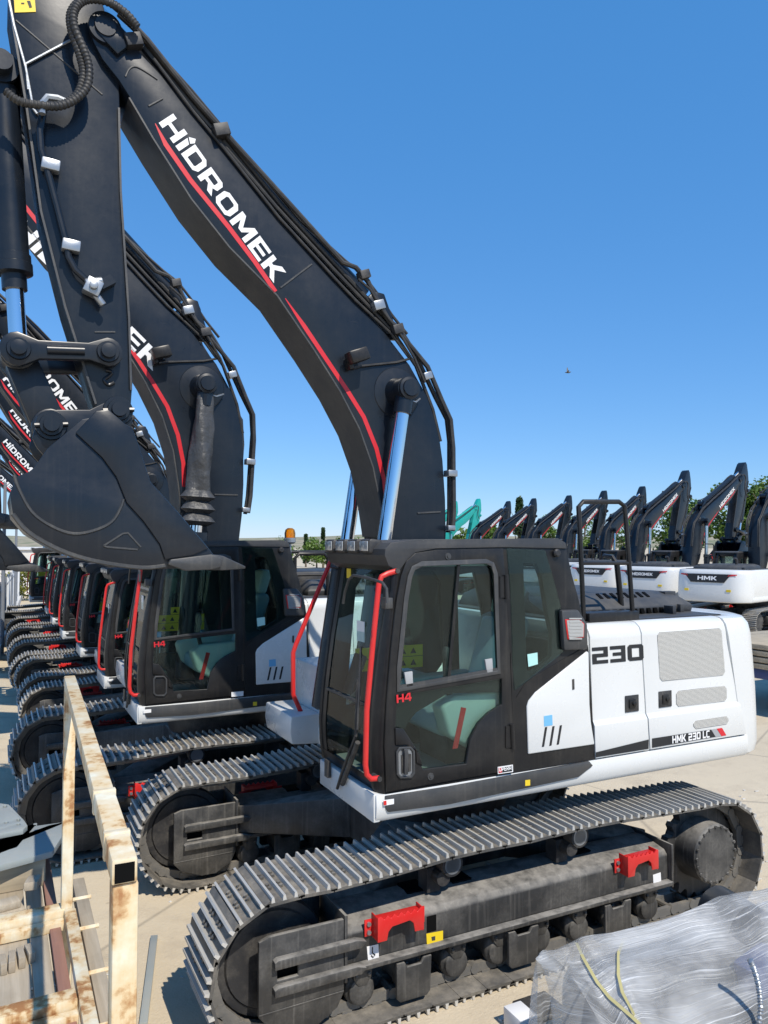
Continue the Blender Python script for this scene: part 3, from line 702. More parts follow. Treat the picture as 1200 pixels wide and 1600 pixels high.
    w2 = [(.0, 1.9), (-.02, 2.70), (.15, 2.72), (.30, 2.1), (.30, 1.95)]
    cf.prism([CO, w1, w2], -ZF - .05, -ZF)
    # rear wall pieces
    rx = [(.28, 2.95), (.36, 2.72), (.44, 2.44), (.50, 2.22)]
    for i in range(3):
        for (ya, yb) in ((YD + .05, YD + .17), (-ZF - .17, -ZF - .05)):
            a, b = rx[i], rx[i + 1]; cf.add([(a[0] - .06, ya, a[1]), (a[0], ya, a[1]), (b[0], ya, b[1]), (b[0] - .06, ya, b[1]), (a[0] - .06, yb, a[1]), (a[0], yb, a[1]), (b[0], yb, b[1]), (b[0] - .06, yb, b[1])],
                [(0, 1, 2, 3), (7, 6, 5, 4), (0, 4, 5, 1), (1, 5, 6, 2), (2, 6, 7, 3), (3, 7, 4, 0)])
    cf.box(.40, .50, YD + .05, -ZF - .05, 1.38, 2.22)
    cf.box(.22, .30, YD + .05, -ZF - .05, 2.78, 2.95)
    # front: pillars, header, sill (curved in side view)
    zx = [(1.375, -1.165), (1.41, -1.175), (1.52, -1.19), (1.67, -1.195), (1.94, -1.172), (2.27, -1.128), (2.57, -1.075), (2.76, -1.045), (2.84, -1.03), (2.89, -1.01)]
    dx = [(1.375, -1.135), (1.41, -1.139), (1.52, -1.145), (1.67, -1.148), (1.94, -1.134), (2.27, -1.104), (2.57, -1.065), (2.76, -1.033), (2.84, -.995), (2.89, -.96)]
    def lerp(tab, z):
        for (za, xa), (zb, xb) in zip(tab, tab[1:]):
            if za <= z <= zb: return xa + (xb - xa) * (z - za) / (zb - za)
        return tab[-1][1] if z > tab[-1][0] else tab[0][1]
    yg0, yg1 = -1.235, -ZF - .035
    ring = MB()
    # pillar on the door side: rounded section from the side face to the glass edge
    def strip(cols):
        vs = []; n = len(cols[0])
        for c in cols: vs += c
        fs = []
        for i in range(len(cols) - 1):
            for j in range(n - 1): fs.append((i * n + j, i * n + j + 1, (i + 1) * n + j + 1, (i + 1) * n + j))
        return vs, fs
    cols = []
    for z, _ in zx:
        xg = lerp(zx, z); xd = lerp(dx, z)
        cols.append([(xd + .03, YD + .002, z), (xd, YD - .001, z), (xd - .012, YD + .008, z), (xd * .45 + xg * .55 - .022, YD + .05, z), (xg - .008, yg0 - .02, z), (xg, yg0, z), (xg + .05, yg0 + .01, z), (xd + .05, YD + .06, z)])
    ring.add(*strip(cols))
    cols = []
    for z, _ in zx:
        xg = lerp(zx, z); cols.append([(xg + .05, yg1 - .01, z), (xg, yg1, z), (xg - .008, yg1 + .02, z), (xg + .02, yg1 + .038, z), (xg + .06, yg1 + .04, z)])
    ring.add(*strip(cols))
    for (za, zb) in ((1.375, 1.45), (2.815, 2.895)):
        cols = []
        for k in range(5):
            z = za + (zb - za) * k / 4; xg = lerp(zx, z); cols.append([(xg + .004, yg0, z), (xg + .002, yg1, z)])
        ring.add(*strip(cols))
    # dark inner border round the glass
    cols = []
    for k in range(14):
        z = 1.45 + (2.815 - 1.45) * k / 13; xg = lerp(zx, z)
        cols.append([(xg + .006, yg0, z), (xg + .006, yg0 + .055, z)])
    ring.add(*strip(cols)); cols = []
    for k in range(14):
        z = 1.45 + (2.815 - 1.45) * k / 13; xg = lerp(zx, z)
        cols.append([(xg + .006, yg1 - .07, z), (xg + .006, yg1, z)])
    ring.add(*strip(cols))
    cab = cf.build('cab_frame', M['cabblack'], root, bevel=.004)
    ring.build('front_pillars', M['cabblack'], cab)
    def glasspatch(z0, z1, off):
        cols = []
        for k in range(10):
            z = z0 + (z1 - z0) * k / 9; xg = lerp(zx, z); cols.append([(xg + off, yg0 + .05, z), (xg + off, yg1 - .065, z)])
        m = MB(); m.add(*strip(cols)); return m
    ws = glasspatch(1.90, 2.78, .012).build('windshield', M['glass'], root)
    gl = glasspatch(1.46, 1.895, .012).build('lower_front_window', M['glass'], root)
    m = MB(); z = 1.897; m.bar((lerp(zx, z) + .004, yg0 + .05, z), (lerp(zx, z) + .004, yg1 - .065, z), .02, .018); m.build('glass_joint', M['trim'], ws)
    m = MB(); m.box(lerp(zx, 2.74) + .004, lerp(zx, 2.74) + .010, -.62, -.555, 2.70, 2.77); m.build('yellow_sticker', M['yellow'], ws)
    m = MB(); a = lerp(zx, 2.36); m.box(a + .010, a + .014, -.98, -.86, 2.28, 2.42); m.build('paper_notice', M['decalwhite'], ws)
    # roof
    rf = MB()
    rpx = [(606, 884), (600, 868), (601, 858), (610, 848), (650, 843), (870, 841), (882, 848), (884, 857), (790, 855), (680, 857), (648, 863), (634, 876), (622, 893)]
    rf.prism(xz(rpx, YD), YD - .012, -ZF + .01)
    rfo = rf.build('cab_roof', M['roofgrey'], root, bevel=.018, seg=3)
    m = MB()
    m.box(-.62, -.1, -1.0, -.6, 2.95, 2.985); m.build('roof_hatch', M['roofgrey'], rfo, bevel=.012)
    for x in (-.72, -.15): 
        m = MB(); m.lathe((x, -1.30, 2.953), (0, 0, 1), [(0, .02), (.012, .02), (.018, .012)], 12); m.build('roof_bolt', M['darkpart'], rfo)
    # door
    up = S([(638, 215), (652, 180), (690, 162), (985, 150), (1012, 162), (1024, 200), (1042, 655), (582, 738), (588, 640), (606, 460), (622, 310)], 3, 430, 830)
    lo = S([(572, 770), (1060, 690), (1060, 812), (1000, 850), (950, 900), (912, 975), (893, 1090), (690, 1116), (668, 1060), (650, 1012), (612, 1003), (562, 1003), (562, 880)], 3, 430, 830)
    m = MB(); m.prism([xz(doorp, YD - .012), xz(up, YD - .012), xz(lo, YD - .012)], YD - .022, YD + .012)
    door = m.build('cab_door', M['cabblack'], root, bevel=.006)
    m = MB()
    # raised seal round the upper window
    def inset(poly, d):
        c = Vector((sum(p[0] for p in poly) / len(poly), sum(p[1] for p in poly) / len(poly))); o = []
        k = len(poly)
        for i in range(k):
            p = Vector(poly[i]); a = (p - Vector(poly[i - 1])).normalized(); b = (Vector(poly[(i + 1) % k]) - p).normalized()
            n = Vector((a.y + b.y, -(a.x + b.x))).normalized(); o.append(p + n * d)
        return [(q[0], q[1]) for q in o]
    ux = xz(up, YD - .022); 
    ar = sum(ux[i - 1][0] * ux[i][1] - ux[i][0] * ux[i - 1][1] for i in range(len(ux)))
    sgn = 1 if ar > 0 else -1
    m.prism([inset(ux, .030 * sgn), inset(ux, -.004 * sgn)], YD - .022, YD - .030)
    m.build('window_seal', M['trim'], door, bevel=.004)
    m = MB(); m.prism(xz(up, YD - .005), YD - .004, YD + .0); wu = m.build('upper_window', M['glass'], door)
    m = MB(); m.bar(py(860 / 3 + 430, 152 / 3 + 830, YD - .012), py(812 / 3 + 430, 697 / 3 + 830, YD - .012), .022, .012, (0, 1, 0)); m.build('slider_bar', M['cabblack'], wu)
    m = MB(); m.bar(py(582 / 3 + 430, 733 / 3 + 830, YD - .016), py(1042 / 3 + 430, 650 / 3 + 830, YD - .016), .02, .03, (0, 0, 1)); m.build('slider_rail', M['trim'], wu)
    for c in ((622, 690), (998, 628)):
        m = MB(); p = py(c[0] / 3 + 430, c[1] / 3 + 830, YD - .016); m.prism([(p.x - .03, p.z + .04), (p.x + .03, p.z + .045), (p.x + .035, p.z - .05), (p.x - .015, p.z - .055)], YD - .026, YD - .008); m.build('window_catch', M['decalgrey'], wu, bevel=.004)
    m = MB(); m.prism(xz(lo, YD - .005), YD - .004, YD + .0); wl = m.build('lower_window', M['glass'], door)
    m = MB(); q = S([(572, 770), (1060, 690), (1060, 755), (810, 760), (660, 850), (600, 930), (562, 960), (562, 880)], 3, 430, 830)
    m.prism(xz(q, YD + .002), YD + .003, YD + .006); m.build('shade_film', M['cabblack'], wl)
    m = MB(); q = S([(560, 920), (600, 925), (640, 990), (672, 1040), (690, 1100), (660, 1085), (655, 1012), (612, 1003), (562, 1003)], 3, 430, 830); m.prism(xz(q, YD - .024), YD - .020, YD - .034); m.build('latch_cover', M['cabblack'], door, bevel=.008)
    m = MB(); q = S([(580, 1012), (635, 1008), (655, 1030), (655, 1135), (640, 1158), (585, 1160), (568, 1140), (566, 1035)], 3, 430, 830)
    q2 = S([(586, 1024), (632, 1020), (644, 1034), (645, 1130), (634, 1146), (590, 1148), (579, 1136), (577, 1040)], 3, 430, 830)
    m.prism([xz(q, YD - .03), xz(q2, YD - .03)], YD - .022, YD - .036)
    dh = m.build('door_handle', M['trim'], door, bevel=.005)
    m = MB(); m.prism(xz(q2, YD - .023), YD - .021, YD - .024); m.build('handle_well', M['zinc'], dh)
    m = MB(); m.prism(xz(S([(590, 1050), (604, 1046), (604, 1130), (592, 1136)], 3, 430, 830), YD - .026), YD - .024, YD - .03); m.prism(xz(S([(622, 1044), (636, 1044), (636, 1124), (624, 1128)], 3, 430, 830), YD - .026), YD - .024, YD - .03)
    m.build('handle_recess', M['darkpart'], dh)
    m = MB(); m.prism(xz(S([(603, 1020), (622, 1018), (626, 1040), (624, 1142), (606, 1144), (607, 1045)], 3, 430, 830), YD - .05), YD - .030, YD - .052); m.build('grip', M['trim'], dh, bevel=.006)
    for c in ((728, 1150), (810, 118)):
        m = MB(); p = py(c[0] / 3 + 430, c[1] / 3 + 830, YD - .022); m.lathe((p.x, YD - .022, p.z), (0, -1, 0), [(0, .024), (.006, .022), (.006, .012), (.012, .010)], 18); m.build('lock', M['trim'], door)
    for c0, c1 in (((1083, 205), (1086, 318)), ((1110, 905), (1115, 1020))):
        m = MB(); a = py(c0[0] / 3 + 430, c0[1] / 3 + 830, YD - .03); b = py(c1[0] / 3 + 430, c1[1] / 3 + 830, YD - .03); m.cyl(a, b, .016, 10); m.box(a.x - .05, a.x + .01, YD - .028, YD - .02, b.z + .01, a.z - .01); m.build('hinge', M['cabblack'], door)
    m = MB(); o = py(570 / 3 + 430, 806 / 3 + 830, YD - .031); e = py(640 / 3 + 430, 794 / 3 + 830, YD - .031); lettering(m, 'H4', o, e - o, Vector((-.003, 0, .052)), .1); m.build('series_mark', M['decalred'], door, smooth=False)
    m = MB(); near_decal(m, S([(1042, 1105), (1113, 1094), (1114, 1128), (1043, 1138)], 3, 430, 830), YD - .022, .003); pl = m.build('name_plate', M['decalwhite'], door)
    m = MB(); near_decal(m, S([(1047, 1109), (1109, 1099), (1110, 1124), (1048, 1133)], 3, 430, 830), YD - .025, .002); m.build('plate_field', M['decaldark'], pl)
    m = MB(); near_decal(m, S([(1047, 1109), (1062, 1106), (1063, 1130), (1048, 1133)], 3, 430, 830), YD - .0272, .001); m.build('plate_badge', M['decalred'], pl)
    o = py(1050 / 3 + 430, 1127 / 3 + 830, YD - .029); e = py(1107 / 3 + 430, 1118 / 3 + 830, YD - .029)
    m = MB(); lettering(m, 'OPERA', o, e - o, Vector((0, 0, .030)), .12); m.build('plate_lettering', M['decalwhite'], pl, smooth=False)
    # rear quarter: dark glass, black belt, lamp housing, white panel
    m = MB(); m.prism(xz(S([(32, 304), (203, 313), (240, 440), (272, 560), (284, 768), (62, 942), (58, 800), (50, 500)], 2.857, 780, 750), YD), YD - .002, YD - .008); m.build('quarter_window', M['darkglass'], root)
    m = MB(); near_decal(m, S([(125, 778), (170, 770), (172, 822), (130, 834)], 2.857, 780, 750), YD - .008, .002); m.build('green_sticker', M['palegreen'], root)
    m = MB(); m.prism(xz(S([(276, 580), (352, 578), (392, 640), (396, 756), (288, 762), (284, 700)], 2.857, 780, 750), YD - .04), YD, YD - .05); lh = m.build('lamp_housing', M['trim'], root, bevel=.018)
    lq = [(292, 622), (355, 620), (378, 640), (376, 703), (304, 712)]
    lx = xz(S(lq, 2.857, 780, 750), YD - .05)
    m = MB(); m.prism(lx, YD - .048, YD - .056); m.build('lamp_surround', M['red'], lh, bevel=.003)
    m = MB(); cx = sum(p[0] for p in lx) / 5; cz = sum(p[1] for p in lx) / 5; li = [(cx + (x - cx) * .88, cz + (z - cz) * .90) for x, z in lx]; m.prism(li, YD - .054, YD - .060)
    for k in range(7): m.bar((min(p[0] for p in li) + .02, YD - .061, cz - .075 + k * .024), (max(p[0] for p in li) - .02, YD - .061, cz - .080 + k * .024), .004, .01)
    m.build('lamp_lens', M['lens'], lh)
    m = MB(); m.prism(xz([(604, 1240), (803, 1203), (801, 1150), (797, 1020), (806, 1090), (822, 1065), (880, 1030), (918, 1008), (920, 1030), (929, 1186)], YD), YD - .001, YD - .006); m.build('belt_panel', M['cabblack'], root)
    wp = S([(122, 1010), (130, 985), (160, 948), (390, 764), (398, 770), (402, 1000), (408, 1080), (424, 1180), (128, 1224)], 2.857, 780, 750)
    m = MB(); m.prism(xz(wp, YD - .01), YD, YD - .018); cp = m.build('side_panel', M['white'], root, bevel=.012, seg=3)
    m = MB(); near_decal(m, S([(199, 1054), (236, 1048), (238, 1094), (200, 1100)], 2.857, 780, 750), YD - .018, .002); m.build('blue_sticker', M['blue'], cp)
    for k in range(3):
        x = 190 + k * 33; m = MB(); near_decal(m, S([(x + 14, 1104 - k * 4), (x + 24, 1102 - k * 4), (x + 10, 1190 - k * 5), (x, 1192 - k * 5)], 2.857, 780, 750), YD - .018, .002); m.build('slash_mark', M['decaldark'], cp)
    m = MB(); near_decal(m, S([(325, 890), (334, 888), (335, 934), (326, 936)], 2.857, 780, 750), YD - .018, .004); m.build('panel_lock', M['darkpart'], cp)
    m = MB(); near_decal(m, S([(61, 57), (84, 54), (84, 81), (61, 84)], 3, 800, 1200), -1.372, .003); m.build('warning_sticker', M['yellow'], s_)
    m = MB(); near_decal(m, S([(648, 492), (738, 480), (738, 524), (650, 540)], 5.4545, 480, 1160), -1.374, .003); pq = m.build('notice_sticker', M['decalwhite'], s_)
    m = MB(); near_decal(m, S([(650, 500), (674, 496), (676, 532), (652, 536)], 5.4545, 480, 1160), -1.377, .002); m.build('sticker_mark', M['red'], pq)
    m = MB(); p = py(868, 864, YD); m.lathe((p.x, YD - .002, p.z), (0, -1, 0), [(0, .03), (.02, .03), (.03, .02)], 14); m.build('vent_cap', M['darkpart'], root)
    # interior
    m = MB(); m.box(-1.10, .40, YD + .05, -ZF - .05, 1.375, 1.40); m.build('cab_floor', M['mat'], root)
    s = MB(); yc = -.86
    s.prism([(-.62, 1.66), (-.60, 1.78), (-.05, 1.80), (.0, 1.70), (-.05, 1.62), (-.55, 1.60)], yc - .24, yc + .24)
    seat = s.build('seat', M['fabric'], root, bevel=.04, seg=3)
    m = MB(); m.prism([(-.10, 1.76), (.02, 1.74), (.22, 2.36), (.18, 2.42), (.08, 2.40)], yc - .24, yc + .24); m.build('backrest', M['fabric'], seat, bevel=.05, seg=3)
    m = MB(); m.prism([(.10, 2.42), (.20, 2.40), (.27, 2.62), (.24, 2.67), (.15, 2.66)], yc - .14, yc + .14); m.build('headrest', M['seatgreen'], seat, bevel=.04, seg=3)
    m = MB(); m.prism([(-.12, 1.82), (-.04, 1.80), (.14, 2.38), (.07, 2.40)], yc - .20, yc + .20); m.build('plastic_cover', M['bluegrey'], seat, bevel=.04, seg=3)
    m = MB(); m.box(-.5, .05, yc - .2, yc + .2, 1.40, 1.60); m.build('seat_base', M['darkpart'], seat, bevel=.02)
    for yy in (yc - .36, yc + .34):
        m = MB(); m.prism([(-.62, 1.66), (-.68, 1.86), (-.58, 1.93), (.05, 1.95), (.10, 1.62), (-.35, 1.50)], yy - .08, yy + .08); co = m.build('control_console', M['seatgreen'], root, bevel=.03, seg=3)
        m = MB(); m.tube([(-.57, yy, 1.92), (-.60, yy, 2.04), (-.585, yy, 2.14)], .022, 8); m.lathe((-.585, yy, 2.12), (-.1, 0, 1), [(0, .025), (.05, .032), (.10, .03), (.13, .015)], 12); m.build('joystick', M['darkpart'], co)
        if yy < yc:
            m = MB(); m.prism([(-.60, 1.58), (-.56, 1.58), (-.49, 1.84), (-.53, 1.85)], yy - .084, yy - .079); m.prism([(-.20, 1.70), (-.14, 1.68), (.02, 1.93), (-.05, 1.95)], yy - .084, yy - .079); m.build('red_stripe', M['red'], co)
    m = MB(); m.prism([(-1.02, 1.40), (-.98, 1.62), (-.86, 1.64), (-.80, 1.40)], -.98, -.66); m.tube([(-.95, -.9, 1.6), (-.93, -.9, 1.98)], .015, 8); m.tube([(-.95, -.74, 1.6), (-.93, -.74, 1.98)], .015, 8); m.build('travel_pedals', M['darkpart'], root, bevel=.01)
    m = MB(); m.prism([(-1.04, 1.85), (-1.0, 1.88), (-.90, 2.12), (-.94, 2.14)], -.62, -.46); m.build('monitor', M['darkpart'], root, bevel=.012)
    m = MB(); m.box(-.12, .38, YD + .06, -ZF - .06, 1.42, 1.62); m.build('rear_shelf', M['darkpart'], root)
    for i, (x0, x1, z0, z1) in enumerate(((-.93, -.35, 1.99, 2.075), (-.93, -.35, 2.08, 2.165), (-.72, -.55, 2.17, 2.25))):
        m = MB(); m.box(x0, x1, -ZF - .062, -ZF - .056, z0, z1); ys_ = m.build('warning_label_sheet', M['yellow'], root)
        m = MB()
        n = int((x1 - x0) / .09)
        for k in range(n): m.prism([(x0 + .02 + k * .09, z0 + .02), (x0 + .07 + k * .09, z0 + .02), (x0 + .045 + k * .09, z0 + .065)], -ZF - .066, -ZF - .063)
        m.build('pictogram', M['decaldark'], ys_)
    m = MB(); m.prism(w1, -ZF - .03, -ZF - .026); m.build('far_window', M['glass'], root)
    m = MB(); m.prism(w2, -ZF - .03, -ZF - .026); m.build('far_window', M['glass'], root)
    m = MB(); m.box(.435, .44, YD + .17, -ZF - .17, 2.22, 2.78); 
    m = MB(); m.add([(.25, YD + .17, 2.78), (.25, -ZF - .17, 2.78), (.455, -ZF - .17, 2.22), (.455, YD + .17, 2.22)], [(0, 1, 2, 3)]); m.build('rear_window', M['glass'], root)
    m = MB(); m.box(-1.0, -.3, YD + .05, -ZF - .05, 2.80, 2.86); m.build('headliner', M['fabric'], root)
    # red handrail on the pillar, mirror hoop, wiper
    m = MB(); m.tube([py(u, v, -1.40) for u, v in [(620, 892), (606, 896), (596, 901), (592, 912), (583, 1000), (573, 1110), (571, 1195), (573, 1210), (580, 1217), (592, 1216)]], .0175, 10)
    hr = m.build('front_handrail', M['red'], root)
    for c in ((619, 892), (591, 1216)):
        m = MB(); p = py(c[0], c[1], -1.40); m.cyl((p.x, -1.425, p.z), (p.x, -1.33, p.z), .016, 10); m.build('rail_bolt', M['darkpart'], hr)
    m = MB(); m.tube([px(u, v, -1.24) for u, v in [(536, 943), (539, 925), (545, 906), (552, 899), (575, 903), (597, 910), (604, 920), (605, 942)]], .010, 8); m.build('mirror_bracket', M['trim'], root)
    m = MB(); p = py(601, 938, -1.33); m.box(p.x - .03, p.x + .025, -1.40, -1.33, p.z - .05, p.z + .02); m.build('mirror_mount', M['trim'], root, bevel=.006)
    m = MB(); xw = -1.225
    m.tube([px(527, 1232, xw), px(535, 1205, xw), px(556, 1150, xw), px(559, 1060, xw + .02)], .011, 8); m.tube([px(535, 1225, xw), px(546, 1196, xw), px(559, 1160, xw)], .018, 8); m.box(-1.235, -1.21, -.66, -.60, 1.30, 1.42); m.bar(px(559, 1140, xw), px(564, 1010, xw + .05), .012, .02); m.build('wiper', M['darkpart'], root)
    # work lights
    m = MB(); m.bar((-1.06, -.46, 2.875), (-1.06, -1.30, 2.875), .03, .02); m.bar((-1.06, -.46, 2.855), (-1.0, -1.30, 2.83), .02, .02); m.build('light_bar', M['darkpart'], root)
    for y in (-.50, -.70, -.905, -1.11):
        m = MB(); m.prism([(-1.16, 2.888), (-1.165, 2.905), (-1.165, 2.972), (-1.15, 2.985), (-1.08, 2.978), (-1.05, 2.955), (-1.05, 2.905), (-1.08, 2.888)], y - .075, y + .075); wl_ = m.build('work_light', M['darkpart'], root, bevel=.012)
        m = MB(); m.box(-1.172, -1.163, y - .062, y + .062, 2.903, 2.970); m.build('lens', M['lens'], wl_, bevel=.006)
        m = MB(); m.cyl((-1.09, y, 2.86), (-1.09, y, 2.89), .018, 8); m.build('foot', M['zinc'], wl_)
    # ---------------- boom group
    HB = .21
    bu = [(140, 45), (150, 34), (163, 32), (182, 44), (196, 60), (215, 78), (257, 122), (333, 215), (440, 340), (520, 427), (562, 474), (600, 518), (640, 570), (668, 620), (685, 670), (692, 720), (696, 780), (697, 835)]
    bl = [(603, 838), (596, 790), (584, 730), (563, 670), (532, 610), (491, 545), (434, 461), (360, 386), (300, 310), (240, 215), (203, 152), (186, 125), (160, 92), (146, 65)]
    U = xz(bu, -HB); Lw = xz(bl, -HB)
    foot = [(.0, 2.6), (.02, 2.2), (-.02, 1.95), (-.10, 1.86), (-.20, 1.90), (-.32, 2.2), (-.50, 2.65)]
    m = MB(); m.prism(U + foot + Lw, -HB, HB); boom = m.build('boom', M['black'], root, bevel=.008)
    # flange plates along the lower and upper edges
    def ribbon(line, th, hw, side):
        vs = []; n = len(line)
        for i, p in enumerate(line):
            a = Vector(line[max(i - 1, 0)]); b = Vector(line[min(i + 1, n - 1)]); t = (b - a).normalized(); nn = Vector((-t.y, t.x)) * side
            for q, h in ((Vector(p), -hw), (Vector(p) + nn * th, -hw), (Vector(p) + nn * th, hw), (Vector(p), hw)): vs.append((q[0], h, q[1]))
        fs = []
        for i in range(n - 1):
            for j in range(4): fs.append((i * 4 + j, i * 4 + (j + 1) % 4, (i + 1) * 4 + (j + 1) % 4, (i + 1) * 4 + j))
        fs += [(0, 1, 2, 3), ((n - 1) * 4 + 3, (n - 1) * 4 + 2, (n - 1) * 4 + 1, (n - 1) * 4)]
        return vs, fs
    m = MB(); m.add(*ribbon(Lw[:11], .012, HB + .003, 1)); m.build('lower_plate', M['trim'], boom)
    # red line both sides
    rl1 = xz([(243, 193), (262, 224), (300, 279), (360, 353), (400, 406), (433, 454)], -HB); rl2 = xz([(446, 466), (478, 508), (508, 553), (545, 608), (571, 650), (591, 700), (603, 750), (607, 792)], -HB)
    for sg in (-1, 1):
        m = MB()
        for ln in (rl1, rl2):
            n = len(ln); vs = []
            for i, p in enumerate(ln):
                a = Vector(ln[max(i - 1, 0)]); b = Vector(ln[min(i + 1, n - 1)]); t = (b - a).normalized(); nn = Vector((-t.y, t.x))
                w = -.036 if i else -.006
                if nn.y < 0: nn = -nn
                q = Vector(p) + nn * w; vs += [(p[0], sg * (HB + .003), p[1]), (q[0], sg * (HB + .003), q[1])]
            m.add(vs, [(2 * i, 2 * i + 1, 2 * i + 3, 2 * i + 2) for i in range(n - 1)])
        m.build('red_line', M['decalred'], boom, smooth=False)
    A = py(248, 192, -HB - .003); B = py(428, 442.5, -HB - .003); Cc = py(271, 177, -HB - .003)
    m = MB(); lettering(m, 'HiDROMEK', A, B - A, (Cc - A) * .98); m.build('boom_lettering', M['decalwhite'], boom, smooth=False)
    eyv = Cc - A; exv = B - A; sl_ = eyv.dot(exv.normalized()); perp = eyv - exv.normalized() * sl_
    m = MB(); o = B.copy(); o.y = HB + .003; lettering(m, 'HiDROMEK', o, -exv, perp - exv.normalized() * sl_); m.build('boom_lettering', M['decalwhite'], boom, smooth=False)
    # weld seams
    for sg in (-1, 1):
        m = MB()
        for a, b in (((438, 450), (487, 413)), ((652, 802), (688, 800)), ((232, 166), (254, 154))):
            pa = py(*a, -HB); pb = py(*b, -HB); pa.y = pb.y = sg * (HB + .001); m.tube([pa, pb], .008, 6)
        m.build('weld_seam', M['trim'], boom)
    for sg in (-1, 1):
        m = MB(); m.tube([Vector((p.x, sg * (HB + .001), p.z)) for p in [py(u, v, -HB) for u, v in [(196, 120), (202, 108), (212, 104), (228, 112), (246, 124)]]], .007, 6, smooth=4); m.build('weld_seam', M['trim'], boom)
    # tip boss and pins
    pt = py(164, 46, -HB)
    for sg in (-1, 1):
        m = MB(); m.lathe((pt.x, sg * HB, pt.z), (0, sg, 0), [(0, .115), (.03, .11), (.032, .075), (.05, .07), (.05, .02)], 28); m.build('tip_pin', M['black'], boom)
        m = MB(); p2 = py(182, 62, -HB); m.obox((p2.x - .01, sg * (HB + .02), p2.z), (.07, 0, -.06), (0, .02, 0), (.055, 0, .065)); m.build('pin_keeper', M['black'], boom, bevel=.01)
        pc = py(620, 614, -HB)
        m = MB(); m.lathe((pc.x, sg * HB, pc.z), (0, sg, 0), [(0, .21), (.006, .205), (.012, .17), (.02, .12), (.10, .10), (.10, .075)], 32); m.build('cylinder_boss', M['black'], boom)
        m = MB(); m.lathe((pc.x, sg * (HB + .10), pc.z), (0, sg, 0), [(-.02, .085), (.075, .085), (.08, .09), (.13, .09), (.135, .07), (.15, .065), (.15, .02)], 24); m.build('cylinder_pin', M['black'], boom)
    p = py(545, 565, -HB)
    m = MB(); m.obox((p.x + .02, -HB - .12, p.z + .02), (.075, 0, .03), (0, .06, 0), (-.02, 0, .045)); m.obox((p.x - .02, -HB - .05, p.z - .03), (.02, 0, .01), (0, .05, 0), (-.01, 0, .05)); fl_ = m.build('boom_lamp', M['cabblack'], root, bevel=.012)
    m = MB(); m.tube([(p.x + .02, -HB - .04, p.z - .06), (p.x + .10, -HB - .02, p.z - .03)] + [py(u, v, -HB - .012) for u, v in [(583, 570), (620, 566), (642, 560)]], .010, 6); m.build('lamp_cable', M['rubber'], fl_)
    # boom cylinders
    pc = py(620, 614, -HB)
    for sg in (-1, 1):
        y = sg * (HB + .15); e0 = Vector((pc.x, y, pc.z)); lowp = py(600, 850, -.36); e1 = Vector((lowp.x, y, lowp.z)); dd = (e1 - e0).normalized(); e2 = e0 + dd * 2.75
        m = MB(); m.cyl(e0, e0 + dd * 1.75, .058, 20); rod = m.build('boom_cylinder_rod', M['chrome'], root)
        m = MB(); m.lathe(e0 - Vector((0, .06, 0)), (0, 1, 0), [(0, .10), (.12, .10)], 20); m.cyl(e0, e0 + dd * .2, .075, 16); m.build('rod_eye', M['black'], rod)
        m = MB(); m.lathe(e0 + dd * 1.35, dd, [(0, .06), (0, .11), (.12, .115), (.13, .10), (1.3, .10), (1.32, .06)], 24); m.build('boom_cylinder_barrel', M['black'], root)
    # arm cylinder on top of the boom
    a0 = py(580, 482, 0); top_end = py(84, -58, 0)
    dirv = (top_end - a0).normalized()
    m = MB(); m.lathe(a0 + dirv * .12, dirv, [(0, .07), (0, .088), (2.25, .088), (2.26, .098), (2.4, .098), (2.4, .07)], 24); m.cyl(a0 - Vector((0, .09, 0)), a0 + Vector((0, .09, 0)), .10, 20); m.build('arm_cylinder_barrel', M['black'], root)
    m = MB(); m.cyl(a0 + dirv * 2.35, top_end, .05, 18); m.build('arm_cylinder_rod', M['chrome'], root)
    m = MB()
    for y in (-.13, .13):
        q = [(a0.x - .13, a0.z + .0), (a0.x - .05, a0.z + .10), (a0.x + .05, a0.z + .09), (a0.x + .20, a0.z - .28), (a0.x - .02, a0.z - .30)]; m = MB(); m.prism(q, y - .02, y + .02); m.build('cylinder_bracket', M['black'], root, bevel=.01)
    # hydraulic lines on the boom
    def line(pts, y, r, mat=None, nm='hydraulic_line', sm=0):
        mm = MB(); mm.tube([py(u, v, y) if y < 0 else Vector((py(u, v, -HB).x, y, py(u, v, -HB).z)) for u, v in pts], r, 8, smooth=sm); return mm.build(nm, mat or M['rubber'], root)
    line([(185, 22), (215, 50), (280, 130), (345, 205), (440, 322), (530, 420), (590, 485), (625, 515), (648, 552), (680, 620), (698, 655), (702, 690), (702, 800), (700, 832)], -HB + .03, .020)
    line([(172, 5), (190, 20), (230, 62), (300, 150), (350, 206), (450, 316), (535, 410), (556, 418), (575, 440), (585, 462), (607, 500), (645, 545), (668, 573), (690, 625), (704, 656), (708, 700), (709, 800), (707, 830)], -HB - .02, .021)
    line([(225, 75), (300, 165), (350, 222), (440, 334), (530, 432), (575, 478), (600, 505)], -HB + .06, .030, M['black'])
    for _y, _r in ((HB - .03, .020), (HB + .02, .021)):
        line([(185, 12), (230, 62), (300, 150), (350, 206), (450, 316), (535, 410), (590, 475), (625, 515), (648, 552), (680, 620), (702, 655), (707, 700), (707, 830)], _y, _r)
    line([(330, 205), (430, 322), (520, 420), (560, 462), (615, 520), (650, 572), (676, 640), (688, 690)], -HB + .01, .016)
    line([(225, 60), (262, 100), (300, 142), (345, 196), (400, 262), (470, 345), (540, 408), (566, 428), (592, 462), (612, 492), (636, 522)], -HB + .10, .013)
    line([(240, 92), (300, 172), (350, 232), (436, 340), (520, 432), (556, 470), (580, 492), (612, 522), (640, 560)], -HB - .012, .012)
